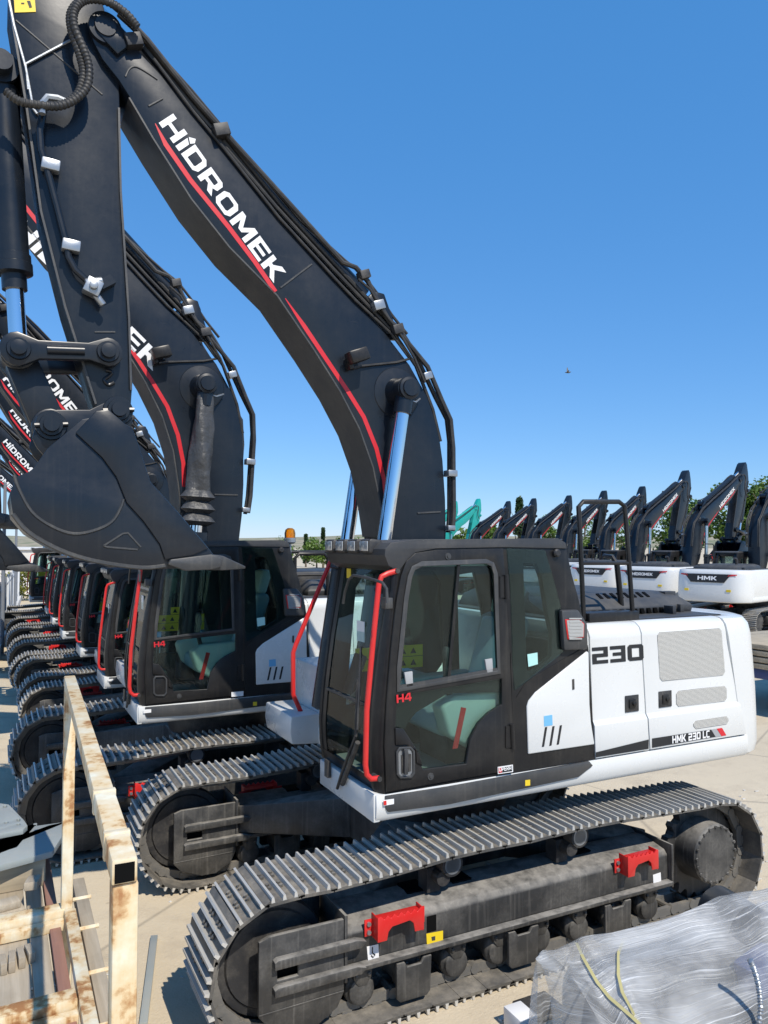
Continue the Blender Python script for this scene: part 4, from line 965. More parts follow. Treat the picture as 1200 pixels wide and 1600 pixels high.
    line([(560, 436), (578, 452), (600, 488), (622, 516), (648, 560), (664, 598)], -HB - .045, .011)
    for (u, v, sz, mt) in ((345, 205, .06, 'darkpart'), (208, 65, .06, 'darkpart'), (590, 478, .05, 'zinc'), (620, 515, .05, 'darkpart'), (666, 588, .04, 'zinc'), (704, 740, .045, 'zinc'), (568, 430, .045, 'darkpart'), (702, 825, .035, 'zinc')):
        p = py(u, v, -HB - .02); q = MB(); q.obox(p, (sz * .9, 0, sz * .35) if v < 640 else (sz, 0, 0), (0, .045, 0), (-sz * .25, 0, sz * .7) if v < 640 else (0, 0, sz * .6)); q.build('pipe_clamp', M[mt], root, bevel=.006)
    p = py(640, 622, -HB - .2); m = MB(); m.tube([(p.x, -HB - .15, p.z), (p.x + .10, -HB - .12, p.z - .01), (p.x + .19, -HB - .03, p.z + .04)], .008, 6); m.build('grease_line', M['zinc'], root)
    # ---------------- arm
    HA = .165
    ar_ = [(203, 655), (207, 600), (203, 500), (190, 300), (186, 120), (180, 85), (165, 20), (140, -60), (118, -120), (95, -150), (72, -140), (40, -80), (14, -10), (12, 0), (40, 170), (62, 330), (100, 480), (130, 575), (150, 640), (160, 658), (185, 668)]
    m = MB(); m.prism(xz(ar_, -HA), -HA, HA); arm = m.build('arm', M['black'], root, bevel=.008)
    m = MB(); a = xz([(12, 0), (40, 170), (62, 330), (100, 480), (130, 575), (148, 632)], -HA); m.add(*ribbon(a, .014, HA + .015, 1)); b = xz([(206, 610), (203, 500), (190, 300), (187, 170)], -HA); m.add(*ribbon(b, .014, HA + .015, 1)); m.build('edge_plate', M['trim'], arm)
    m = MB()
    for a, b in (((148, 519), (180, 519)), ((25, 32), (160, 148))):
        m.tube([py(*a, -HA), py(*b, -HA)], .007, 6)
    m.build('weld_seam', M['trim'], arm)
    m = MB(); m.prism(xz([(20, -30), (52, -30), (56, 19), (23, 20)], -HA), -HA - .002, -HA - .004); ys_ = m.build('warning_sticker', M['yellow'], arm)
    m = MB(); m.prism(xz([(42, 2), (47, 2), (50, 12), (46, 13)], -HA), -HA - .0045, -HA - .006); m.prism(xz([(33, 5), (38, 5), (38, 7), (33, 7)], -HA), -HA - .0045, -HA - .006); m.build('pictogram', M['decaldark'], ys_)
    m = MB(); m.prism(xz([(60, -30), (100, -40), (100, 18), (60, 24)], -HA), HA + .002, HA + .004); m.build('warning_sticker', M['yellow'], arm)
    # arm side pipe with zinc clamps and valve
    m = MB(); m.tube([py(u, v, -HA - .06) for u, v in [(68, 172), (62, 205), (64, 235), (72, 258), (105, 385), (107, 402), (118, 422), (140, 442)]], .024, 10); sp_ = m.build('side_pipe', M['black'], arm)
    for u, v in ((74, 258), (106, 384)):
        p = py(u, v, -HA - .06); m = MB(); m.obox(p + Vector((.02, 0, 0)), (.058, 0, -.004), (0, .035, 0), (.004, 0, .038)); m.build('pipe_clamp', M['zinc'], sp_, bevel=.008)
    p = py(145, 450, -HA - .08); m = MB(); m.obox(p, (.05, 0, -.02), (0, .05, 0), (.02, 0, .05)); m.cyl(p + Vector((0, 0, -.02)), p + Vector((.07, 0, -.11)), .026, 10); m.cyl(p + Vector((-.05, -.02, .02)), p + Vector((.06, -.02, .05)), .03, 10); m.cyl(p, p + Vector((0, -.08, 0)), .03, 8); m.build('shutoff_valve', M['zinc'], arm, bevel=.008)
    m = MB(); m.obox(p + Vector((.08, .04, .05)), (.05, 0, .035), (0, .05, 0), (-.02, 0, .025)); m.build('valve_bracket', M['black'], arm)
    p = py(170, 590, -HA - .01); m = MB(); m.tube([p + Vector((-.02, 0, .05)), p + Vector((.02, 0, .04)), p + Vector((.0, 0, .01)), p + Vector((-.03, 0, -.02)), p + Vector((0, 0, -.05)), p + Vector((.035, 0, -.03))], .013, 8, smooth=3); m.build('lifting_hook', M['black'], arm)
    # corrugated hoses at the boom tip
    def corr(pts, y0, y1, r, nm='hose'):
        P3 = []
        k = len(pts)
        for i, (u, v) in enumerate(pts): P3.append(py(u, v, y0 + (y1 - y0) * i / (k - 1)))
        mm = MB(); n = 180
        mm.tube(P3, lambda t: r * (1 + .10 * math.sin(t * n * 2.2)), 10, smooth=26); return mm.build(nm, M['rubber'], root)
    corr([(200, 25), (180, 8), (150, -3), (125, 2), (110, 22), (112, 50), (124, 85), (130, 118), (120, 148), (98, 163), (72, 166)], -.28, -.30, .026)
    corr([(215, 42), (196, 20), (165, 2), (135, 0), (118, 14), (116, 40), (130, 75), (139, 105), (136, 135), (118, 155), (92, 166), (60, 164), (30, 158), (8, 142)], -.33, -.30, .026)
    m = MB(); m.tube([Vector((p.x, .30, p.z)) for p in [py(u, v, -.28) for u, v in [(200, 25), (170, 0), (140, 0), (126, 30), (128, 80), (118, 130), (90, 160), (60, 172)]]], .026, 8, smooth=6); m.build('far_hose', M['rubber'], root)
    m = MB(); m.tube([py(u, v, -.29) for u, v in [(110, 163), (90, 154), (74, 152), (66, 162), (66, 178)]], .024, 8); m.build('steel_elbow', M['zinc'], root)
    m = MB(); m.tube([py(u, v, -HA - .015) for u, v in [(8, -30), (22, 40), (40, 105), (52, 170), (58, 178)]], .010, 6); m.tube([py(u, v, -HA - .015) for u, v in [(44, 140), (40, 100), (100, 68), (112, 62)]], .009, 6); m.build('thin_pipe', M['zinc'], arm)
    # bucket cylinder
    c0 = py(2, 117, 0); c1 = py(29, 546, 0); dv = (c1 - c0).normalized(); Lc = (c1 - c0).length; kk = py(21, 435, 0); lb = (kk - c0).length
    m = MB(); m.lathe(c0, dv, [(.05, .06), (.10, .105), (lb - .16, .105), (lb - .155, .115), (lb - .10, .115), (lb - .095, .122), (lb - .03, .122), (lb - .02, .08), (lb + .08, .08)], 24); m.cyl(c0 - Vector((0, .12, 0)), c0 + Vector((0, .12, 0)), .11, 20); bcb = m.build('bucket_cylinder_barrel', M['black'], root)
    m = MB(); m.cyl(c0 - Vector((0, .2, 0)), c0 + Vector((0, .2, 0)), .07, 20); m.build('cylinder_pin', M['black'], bcb)
    m = MB(); m.cyl(c0 + dv * (lb + .05), c1 - dv * .05, .058, 20); m.build('bucket_cylinder_rod', M['chrome'], root)
    # links
    J = py(29, 546, -.24); K = py(168, 551, -.24); BP = py(80, 664, -.20); AP = py(185, 641, -.24)
    for sg in (-1, 1):
        y = sg * .235; m = MB(); a = Vector((J.x, y, J.z)); b = Vector((K.x, y, K.z)); t = (b - a).normalized(); nn = Vector((-t.z, 0, t.x))
        poly = []
        for c, r, a0_, a1_ in ((a, .115, 90, 270), (b, .10, -90, 90)):
            for k in range(9):
                an = R(a0_ + (a1_ - a0_) * k / 8); q = c + t * math.cos(an) * r + nn * math.sin(an) * r; poly.append((q.x, q.z))
            if c is a:
                for f, w in ((.22, .062), (.78, .058)):
                    q = a + (b - a) * f - nn * w; poly.append((q.x, q.z))
        for f, w in ((.78, .058), (.22, .062)):
            q = a + (b - a) * f + nn * w; poly.append((q.x, q.z))
        m.prism(poly, y - .03, y + .03); lk = m.build('side_link', M['black'], root, bevel=.008)
        m = MB()
        m.cyl(a + t * .17 + Vector((0, sg * .02, 0)), b - t * .15 + Vector((0, sg * .02, 0)), .034, 14); m.build('link_ridge', M['black'], lk)
        for c in (a, b):
            m = MB(); m.lathe(c + Vector((0, sg * .03, 0)), (0, sg, 0), [(0, .075), (.02, .07), (.02, .05), (.06, .048), (.065, .02)], 20); m.build('link_pin', M['black'], lk)
    m = MB(); jj = Vector((J.x, 0, J.z)); bb = Vector((BP.x, 0, BP.z)); t = (bb - jj).normalized(); nn = Vector((-t.z, 0, t.x))
    q = [jj + nn * .10, jj - nn * .10 , bb - nn * .11, bb + nn * .11]; m.prism([(p.x, p.z) for p in q], -.13, .13); m.cyl((J.x, -.17, J.z), (J.x, .17, J.z), .115, 20); m.cyl((BP.x, -.15, BP.z), (BP.x, .15, BP.z), .12, 20); m.build('push_link', M['black'], root, bevel=.012)
    # ---------------- bucket
    YB = -.56
    bo_px = [(128, 655), (75, 700), (50, 735), (25, 745), (15, 772), (20, 803), (45, 832), (95, 862), (150, 880), (220, 890), (290, 888), (345, 882), (325, 855), (280, 802), (235, 752), (215, 690), (207, 668), (170, 648)]
    sd = xz(bo_px, YB)
    bk = MB()
    for y in (YB, -YB):
        bk.prism(sd, y, y + (.025 if y < 0 else -.025))
    # curved back and floor sheet between the sides
    sheet = xz([(128, 655), (75, 700), (50, 735), (25, 745), (15, 772), (20, 803), (45, 832), (95, 862), (150, 880), (220, 890), (290, 888), (345, 882)], YB)
    cen = Vector((sum(p[0] for p in sd) / len(sd), sum(p[1] for p in sd) / len(sd)))
    ins_ = [tuple(Vector(p) + (cen - Vector(p)).normalized() * .03) for p in sheet]
    bk.prism(sheet + ins_[::-1], YB + .026, -YB - .026)
    bko = bk.build('bucket', M['black'], root, bevel=.006)
    # ear plates
    ear = xz([(58, 700), (50, 685), (58, 655), (72, 643), (90, 640), (140, 640), (165, 628), (185, 620), (200, 626), (207, 640), (207, 662), (190, 690), (150, 720), (90, 735)], -.30)
    for sg in (-1, 1):
        m = MB(); m.prism(ear, sg * .30, sg * .255); m.build('bucket_ear', M['black'], bko, bevel=.008)
    for P0, r in ((py(80, 664, -.32), .06), (py(185, 641, -.32), .06)):
        for sg in (-1, 1):
            m = MB(); m.lathe((P0.x, sg * .30, P0.z), (0, sg, 0), [(0, .10), (.02, .095), (.02, .075), (.05, .07), (.05, .05), (.09, .048), (.09, .02)], 20); m.cyl((P0.x - .10, sg * .33, P0.z - .01), (P0.x + .10, sg * .33, P0.z + .01), .016, 8); m.build('bucket_pin', M['black'], bko)
        m = MB(); m.cyl((P0.x, -.26, P0.z), (P0.x, .26, P0.z), .065, 16); m.build('pin_shaft', M['darkpart'], bko)
    # side reinforcement: raised wear plate towards the mouth, ridge lines, triangle, cutter
    m = MB(); wr = xz([(118, 676), (150, 642), (170, 640), (207, 672), (215, 692), (236, 755), (281, 804), (326, 857), (300, 868), (258, 874), (250, 850), (225, 815), (198, 785), (182, 745), (160, 715)], YB - .018); m.prism(wr, YB - .001, YB - .018); m.build('side_wear_plate', M['black'], bko, bevel=.006)
    m = MB(); m.tube([py(u, v, YB) for u, v in [(22, 742), (30, 765), (50, 800), (80, 822), (115, 834), (150, 828), (175, 815), (188, 795), (193, 780)]], .010, 6, smooth=4)
    m.tube([py(u, v, YB) for u, v in [(20, 803), (45, 832), (95, 860), (150, 877), (220, 887), (258, 884)]], .014, 6, smooth=4)
    m.tube([py(u, v, YB) for u, v in [(162, 853), (192, 834), (200, 833), (220, 855), (215, 859), (168, 855), (162, 853)]], .007, 6)
    m.build('weld_seam', M['trim'], bko)
    m = MB(); m.prism(xz([(262, 882), (266, 874), (330, 866), (346, 872), (346, 886), (330, 890), (290, 892)], YB - .02), YB - .035, YB + .04); m.build('side_cutter', M['trim'], bko, bevel=.008)
    for i in range(5):
        y = YB + .05 + i * (-2 * YB - .10) / 4; a = py(330, 880, YB); t0 = py(386, 887, YB)
        m = MB(); vs = []
        for (x, z, hw, hh) in ((a.x - .04, a.z + .01, .05, .055), (a.x + .08, a.z, .045, .05), (t0.x, t0.z, .018, .008)):
            for dy, dz in ((-hw, -hh), (hw, -hh), (hw, hh), (-hw, hh)): vs.append((x, y + dy, z + dz))
        fs = [(k * 4 + j, k * 4 + (j + 1) % 4, (k + 1) * 4 + (j + 1) % 4, (k + 1) * 4 + j) for k in range(2) for j in range(4)] + [(3, 2, 1, 0), (8, 9, 10, 11)]
        m.add(vs, fs); m.build('bucket_tooth', M['trim'], bko, bevel=.006)
    return root
EX = make_excavator()

# ================================================================== THE OTHER MACHINES
BOOMSET = {'boom', 'boom_lamp', 'boom_cylinder_rod', 'boom_cylinder_barrel', 'arm_cylinder_barrel', 'arm_cylinder_rod', 'cylinder_bracket', 'hydraulic_line', 'pipe_clamp', 'grease_line', 'arm', 'hose', 'far_hose', 'steel_elbow', 'bucket_cylinder_barrel', 'bucket_cylinder_rod', 'side_link', 'push_link', 'bucket'}
INSIDE = {'seat', 'control_console', 'travel_pedals', 'monitor', 'rear_shelf', 'warning_label_sheet', 'headliner', 'green_sticker', 'vent_cap', 'mirror_bracket', 'mirror_mount', 'wiper', 'grease_line', 'hose', 'steel_elbow'}
TINY = {'weld_seam', 'bolt', 'pictogram', 'lock', 'roof_bolt', 'rail_bolt', 'link_pin', 'handle_recess', 'foot', 'sticker_mark', 'plate_badge', 'plate_field', 'plate_lettering', 'opening_shade', 'recess_shade', 'roller_cap', 'window_catch'}
def base(o): return o.name.split('.')[0]
PIV = Vector((-.10, 0, 1.95))
KIDS = {}
for o in list(COL.objects):
    if o.parent: KIDS.setdefault(o.parent.name, []).append(o)
def copy_machine(loc, rot=0, scale=1.0, boomrot=0.0, boomscale=1.0, skip=(), sub=True, swap=None, zs=1.0):
    r = EX.copy(); COL.objects.link(r); r.location = loc; r.rotation_euler = (0, 0, rot); r.scale = (scale, scale, scale)
    Mb = Matrix.Translation(PIV) @ Matrix.Rotation(-boomrot, 4, 'Y') @ Matrix.Scale(boomscale, 4) @ Matrix.Translation(-PIV)
    def sw(c):
        if swap:
            for i, sl in enumerate(c.material_slots):
                t = swap.get(sl.material.name)
                if t: sl.link = 'OBJECT'; sl.material = M[t]
    made = {}
    for ch in KIDS.get(EX.name, []):
        b = base(ch)
        if b in skip: continue
        c = ch.copy(); COL.objects.link(c); c.parent = r
        if b in BOOMSET: c.matrix_basis = Mb
        sw(c); made.setdefault(b, []).append(c)
        if sub:
            for g in KIDS.get(ch.name, []):
                if base(g) in skip: continue
                d = g.copy(); COL.objects.link(d); d.parent = c; sw(d); made.setdefault(base(g), []).append(d)
    return r, made, Mb
GROUP = 'excavators in the near row'
tag(EX, 'nearest black and white excavator with 230 on its side, seen whole', 'excavator', GROUP)

# second machine of the near row
m2loc = Vector((-.895, 3.40, 0))
m2, mk, Mb = copy_machine(m2loc, 0, 1.0, R(-3.6), 1.25, {'model_number', 'model_lettering', 'guard_rail', 'rail_base'})
tag(m2, 'second excavator with a dark canvas sleeve on its boom cylinder and an amber beacon', 'excavator', GROUP)
for c in mk['boom_lettering']: bpy.data.objects.remove(c)
bm2 = mk['boom'][0]; Mi = Mb.inverted(); yb = m2loc.y - (.21 + .003) * 1.25
def loc2(u, v): return Mi @ (py(u, v, yb) - m2loc)
A = loc2(14, 356); B = loc2(239, 580); Cc = loc2(36, 338)
mm = MB(); lettering(mm, 'HiDROMEK', A, B - A, Cc - A); mm.build('boom_lettering', M['decalwhite'], bm2, smooth=False)
def canvas_sleeve(pts, rads, n=26, wr=.14):
    m = MB(); vs = []; k = len(pts)
    for i, p in enumerate(pts):
        d = (pts[min(i + 1, k - 1)] - pts[max(i - 1, 0)]).normalized(); a = d.cross(Vector((0, 1, 0))).normalized(); b = d.cross(a)
        for j in range(n):
            t = 2 * math.pi * j / n; rr = rads[i] * (1 + wr * math.sin(3 * t + i * .25) + wr * .7 * noise.noise(Vector((math.cos(t) * 2, math.sin(t) * 2, i * .35))))
            vs.append(p + (a * math.cos(t) + b * math.sin(t)) * rr)
    fs = [(i * n + j, i * n + (j + 1) % n, (i + 1) * n + (j + 1) % n, (i + 1) * n + j) for i in range(k - 1) for j in range(n)]
    m.add(vs, fs); return m
pc2 = Mb @ Vector((py(620, 614, -.21).x, 0, py(620, 614, -.21).z)); lowp = py(600, 850, -.36)
d_old = Mb.to_3x3() @ (Vector((lowp.x, 0, lowp.z)) - Vector((py(620, 614, -.21).x, 0, py(620, 614, -.21).z)))
ysl = -(.21 + .15) * 1.25
t0 = py(316, 612, m2loc.y + ysl) - m2loc; t2 = py(301, 832, m2loc.y + ysl) - m2loc; d_new = t2 - t0
ang = math.atan2(d_new.z, d_new.x) - math.atan2(d_old.z, d_old.x)
Mr = Matrix.Translation(pc2) @ Matrix.Rotation(-ang, 4, 'Y') @ Matrix.Translation(-pc2)
for nm_ in ('boom_cylinder_rod', 'boom_cylinder_barrel'):
    for c in mk[nm_]: c.matrix_basis = Mr @ c.matrix_basis
dn = d_new.normalized(); q0 = Vector((pc2.x, ysl, pc2.z))
pts = [q0 + dn * (.12 + i * .055) for i in range(21)] + [q0 + dn * (1.25 + i * .045) for i in range(1, 9)]
rads = [.085 + .045 * min(1, i / 12) for i in range(21)] + [.15 + .04 * math.sin(i * 2.1) for i in range(1, 9)]
canvas_sleeve(pts, rads).build('canvas_sleeve', M['canvas'], m2)
yA = m2loc.y
b0 = Mb @ py(560, 450, 0); b1 = Mb @ py(250, 60, 0)
q = [b0 + (b1 - b0) * (i / 60) for i in range(61)]
p = pz(453, 848, 2.95) if False else py(453, 846, m2loc.y + .1) - m2loc
m = MB(); m.cyl((p.x, p.y, 2.3), (p.x, p.y, p.z - .02), .02, 8); m.lathe((p.x, p.y, p.z - .03), (0, 0, 1), [(0, .05), (.02, .075), (.07, .075), (.075, .07)], 18); bc = m.build('beacon_stem', M['zinc'], m2)
m = MB(); m.lathe((p.x, p.y, p.z + .045), (0, 0, 1), [(0, .068), (.06, .070), (.105, .058), (.125, .03)], 18); m.build('beacon_dome', M['amber'], bc)

for x0, x1, y, zt in ((.55, .95, -.95, 2.84), (1.15, 1.75, -.90, 2.80), (.6, 1.8, .95, 2.84)):
    m = MB(); m.tube([(x0, y, 2.36), (x0, y, zt - .05), (x0 + .05, y, zt), (x1 - .05, y, zt), (x1, y, zt - .05), (x1, y, 2.36)], .022, 8); m.tube([(x0, y, 2.6), (x1, y, 2.6)], .016, 8); m.build('roof_rail', M['cabblack'], m2)
m = MB(); m.box(.5, 1.9, -.5, .6, 2.36, 2.62); m.build('filter_box', M['darkpart'], m2, bevel=.03)
rows = [((-1.0, 6.15, -.0), .88, -2, 1.1, 'third excavator in the near row, its red front rails doubled'),
        ((-1.0, 9.3, 0), .88, -1, 1.15, 'fourth excavator in the near row, between the third and fifth cabs'),
        ((-1.08, 12.1, 0), .88, -3, 1.1, 'fifth excavator in the near row, mostly behind the big bucket'),
        ((-1.08, 15.2, 0), .88, 0, 1.05, 'sixth excavator in the near row, only front pillar and tracks showing'),
        ((-1.05, 18.3, 0), .88, -1, 1.0, 'seventh excavator in the near row, a red sliver before the last'),
        ((-1.25, 22.0, 0), .95, 4, 1.0, 'farthest excavator of the near row, its bare track end next to the bush')]
for i, (loc, sc, br, bs, lab) in enumerate(rows):
    r, mk_, _ = copy_machine(loc, 0, sc, R(br), bs, INSIDE - {'warning_label_sheet'} | TINY)
    tag(r, lab, 'excavator', GROUP)

# far row, facing the other way
G2 = 'excavators in the far row'
DECALS = {'model_number', 'model_lettering', 'grey_flash', 'red_flash', 'dark_band', 'series_mark', 'name_plate', 'blue_sticker', 'slash_mark', 'panel_lock', 'warning_sticker', 'notice_sticker', 'yellow_sticker', 'paper_notice'}
def farx(p, y):
    t = (p - 600) / 1200; return y * (.45 + .893 * t) / (.893 - .45 * t)
far = [  # rear X, rear Y (measured from the camera), boom lowered by, boom size
       (20.6, 17.6, 2, 1.1, 'black and white excavator of a larger kind, rightmost and closest of the far row'),
       (21.1, 20.9, 10, 1.10, 'far row excavator whose tall boom stands at the right frame edge'),
       (21.6, 24.2, 11, 1.10, 'far row excavator with its boom just right of the roof guard rail'),
       (None, 27.5, 13, 1.0, 'far row excavator with its boom seen through the right post of the guard rail', 1005),
       (None, 30.8, 13, 1.0, 'far row excavator with its boom seen inside the guard rail', 945),
       (None, 34.1, 14, 1.0, 'far row excavator with its boom left of the guard rail, above the cab roof corner', 890),
       (None, 37.4, 14, 1.0, 'far row excavator, boom tip beside a dark conifer', 835),
       (None, 40.7, 14, 1.0, 'leftmost black excavator boom of the far row, next to the teal ones', 795)]
FS = .90; HD = R(14)
def tipx(br, bs):
    q = Matrix.Rotation(-R(br), 3, 'Y') @ ((py(90, -120, 0) - PIV) * bs) + PIV; return -q.x
def far_place(tp, ry, br, bs, xs):
    L_ = (tipx(br, bs) + 2.66) * FS * xs; return farx(tp, ry + L_ * math.sin(HD)) - L_ * math.cos(HD)
for i, row in enumerate(far):
    X, ry, br, bs, lab = row[:5]; xs = (1.45, 1.32, 1.24)[i] if X else 1.05
    if X is None: X = far_place(row[5], ry, br, bs, xs)
    X = X + CAM.x + 2.66 * FS * xs * math.cos(HD); Y = ry + CAM.y + 2.66 * FS * xs * math.sin(HD)
    sk_ = INSIDE | TINY | DECALS
    r, mk_, _ = copy_machine((X, Y, 0), R(180) + HD, FS, R(br), bs, sk_)
    r.scale = (FS * xs, FS, FS)
    tag(r, lab, 'excavator', G2)
    if i == 0:
        cwt = mk_['counterweight'][0]
        for c in mk_['rear_lettering']: bpy.data.objects.remove(c)
        mm = MB(); zz = 1.98; xx = 2.66 - .12 * max(0, (zz - 1.19) / 1.16 - .35) ** 1.3
        lettering(mm, 'HMK', Vector((xx + .02, -.36, zz)), Vector((0, .72, 0)), Vector((-.02, 0, .15))); mm.build('rear_lettering', M['decalwhite'], cwt, smooth=False)
TEAL = {'black_paint_sky_tint': 'teal', 'white_paint': 'teal', 'grey_trim': 'teal'}
for tp, ry, lab in ((748, 45, 'teal excavator whose boom rises beside the big boom hoses'), (712, 48.5, 'second teal excavator, half hidden by the big boom')):
    X = far_place(tp, ry, 13, 1.08, 1) + CAM.x + 2.66 * FS * math.cos(HD); Y = ry + CAM.y + 2.66 * FS * math.sin(HD)
    r, mk_, _ = copy_machine((X, Y, 0), R(180) + HD, FS, R(13), 1.08, INSIDE | TINY | DECALS | {'rear_band', 'rear_red_tip', 'rear_lettering', 'boom_lettering', 'red_line'}, swap=TEAL)
    tag(r, lab, 'excavator', 'teal excavators')

# ================================================================== RUSTY STEEL RACK, lower left
rk = empty('steel_rack', (-3.05, -2.4, 0), 'cream painted steel rack frame with rust streaks and an open end tube', 'rack')
T = .058
def rb_(name, p0, p1, w=T, h=T, mat='rusty', par=None):
    m = MB(); m.bar(Vector(p0) - Vector((-3.05, -2.4, 0)), Vector(p1) - Vector((-3.05, -2.4, 0)), w, h); return m.build(name, M[mat], par or rk, bevel=.006)
tr_ = rb_('top_rail', (-3.072, -3.86, 2.195), (-2.976, -1.14, 2.195))
m = MB(); m.box(-.044, .0, -1.463, -1.4585, 2.172, 2.215); m.build('open_end_shade', M['void'], tr_)  # black patch on the solid rail end, painted as its shaded hollow
for k in (-1.28, -.92):
    m = MB(); yy = k; xx = -.022 + (yy + 1.46) * .0353; m.box(xx - .032, xx + .032, yy - .012, yy + .012, 2.16, 2.228); m.build('weld_collar', M['rusty'], tr_, bevel=.003)
rb_('post', (-3.068, -3.825, 0), (-3.068, -3.825, 2.165)); rb_('post', (-2.974, -1.165, .0), (-2.974, -1.165, 2.165))
rb_('side_rail', (-2.960, -1.20, .955), (-2.975, -3.80, .955), .06, .06)
for (y, x) in ((-1.15, -2.985), (-2.05, -3.0), (-3.0, -3.02), (-3.8, -3.05)):
    b = rb_('cross_beam', (x, y, .955), (-5.0, y - .06, .955), .10, .06)
    rb_('beam_lip', (x, y - .085, .925), (-5.0, y - .145, .925), .05, .05, par=b)
rb_('post', (-5.0, -1.2, 0), (-5.0, -1.2, 2.165)); rb_('post', (-5.0, -3.9, 0), (-5.0, -3.9, 2.165)); rb_('top_rail', (-5.0, -1.2, 2.195), (-5.0, -3.9, 2.195))
rb_('bearer', (-2.865, -.60, .86), (-2.895, -3.6, .86), .07, .08, 'wood')
for y in (-.9, -1.28, -1.75, -2.2, -2.8):
    m = MB(); m.cyl(Vector((-2.94 + 3.05, y + 2.4, .90)), Vector((-2.82 + 3.05, y + 2.4, .90)), .012, 8); m.build('tie_bolt', M['rusty'], rk)
# things lying on the rack
def plank(x, w, y0, y1, z, th, mat, label, nm='plank', rz=0):
    m = MB(); m.box(-w / 2, w / 2, y0, y1, 0, th); o = m.build(nm, M[mat], None, bevel=.004); o.location = (x, 0, z); o.rotation_euler = (0, 0, rz); tag(o, label, 'plank', 'timber on the rack'); return o
plank(-3.035, .055, -3.4, .25, .86, .065, 'redwood', 'red brown timber lying closest to the rack side rail', 'timber')
plank(-3.115, .085, -3.5, .3, .86, .04, 'wood', 'pale plank beside the red brown timber')
plank(-3.245, .15, -3.5, -.1, .86, .035, 'wood', 'wide plank, third from the rack side rail')
plank(-3.42, .17, -3.5, .2, .86, .035, 'wood', 'wide plank at the photo edge under the wedges')
plank(-3.61, .17, -3.5, .2, .86, .035, 'wood', 'wide plank beyond the wedges')
m = MB(); m.box(-5.0, -3.3, -3.5, .3, .80, .855); o = m.build('rack_tray', M['woodx'], None); tag(o, 'weathered boarding tray under the planks', 'board')
for i, (x, y, l, a, lab) in enumerate(((-3.285, -1.50, .16, .05, 'grey wooden wedge, leftmost of the row on the plank'), (-3.245, -1.49, .17, -.02, 'grey wooden wedge, second of the row on the plank'), (-3.205, -1.47, .17, .04, 'grey wooden wedge, third of the row on the plank'), (-3.165, -1.45, .16, .10, 'grey wooden wedge nearest the pale plank'))):
    m = MB(); m.prism([(-l / 2, 0), (l / 2, 0), (l / 2, .03), (-l / 2, .055)], -.015, .015, lambda x_, y_, z_: (y_, x_, z_)); o = m.build('wedge', M['wood'], None, bevel=.004); o.location = (x, y, .896); o.rotation_euler = (0, 0, a); tag(o, lab, 'wedge', 'wooden wedges')
m = MB(); m.box(-.16, .0, -.06, .06, 0, .06); m.box(-.13, -.02, -.04, .05, .06, .10); o = m.build('wood_block', M['wood'], None, bevel=.008); o.location = (-3.18, -.96, .896); o.rotation_euler = (0, 0, .2); tag(o, 'cracked wooden block between the cross beam and the grey plates', 'block')
m = MB(); m.box(-.035, .035, -.11, .11, 0, .045); o = m.build('wood_stick', M['wood'], None, bevel=.006); o.location = (-3.13, -.86, 1.0); o.rotation_euler = (R(-12), 0, -.15); tag(o, 'short upright stick of wood leaning on the block', 'block')
def plate(name, pts_px, z, th, holes, label):
    m = MB(); 
    P_ = [pz(u, v, z) for u, v in pts_px]; poly = [(p.x, p.y) for p in P_]
    hs_ = []
    for (u, v, rx_, ry_) in holes:
        c = pz(u, v, z); hs_.append([(c.x + rx_ * math.cos(2 * math.pi * k / 14), c.y + ry_ * math.sin(2 * math.pi * k / 14)) for k in range(14)])
    m.prism([poly] + hs_, z - th, z, lambda x, y, zz: (x, zz, y) if False else (x, zz, y))
    o = m.build(name, M['steelplate'], None, bevel=.004); tag(o, label, 'steel plate', 'grey steel plates on the rack'); return o
plate('steel_plate', [(-120, 1320), (0, 1306), (45, 1292), (104, 1284), (98, 1305), (82, 1330), (0, 1352), (-120, 1380)], 1.10, .035, [(-5, 1327, .12, .045), (55, 1287.5, .012, .02), (78, 1291, .014, .02), (97, 1286, .012, .015)], 'grey steel plate with an oval slot, lower of the two')
plate('steel_plate', [(-120, 1250), (0, 1255), (14, 1257), (38, 1282), (43, 1290), (36, 1296), (0, 1303), (-120, 1330)], 1.16, .03, [(8, 1260, .014, .03), (29, 1281, .012, .03), (29, 1288, .012, .02), (10, 1285, .014, .02)], 'grey steel plate with bolt holes, upper of the two')
m = MB(); m.box(-3.7, -3.05, -.62, -.50, .897, 1.064); o = m.build('timber', M['woodx'], None, bevel=.006); tag(o, 'dark timber packing below the near edge of the grey steel plates', 'timber', 'timber packing')
m = MB(); m.box(-3.7, -3.0, -.15, -.05, .897, 1.064); o = m.build('timber', M['woodx'], None, bevel=.006); tag(o, 'dark timber packing below the far edge of the grey steel plates', 'timber', 'timber packing')
m = MB(); a = pz(241, 1463, .02); b = pz(224, 1600, .02); m.bar(a, b, .05, .02); o = m.build('flat_bar', M['steelplate'], None, bevel=.003); tag(o, 'grey flat bar lying on the concrete behind the rack post', 'steel bar')

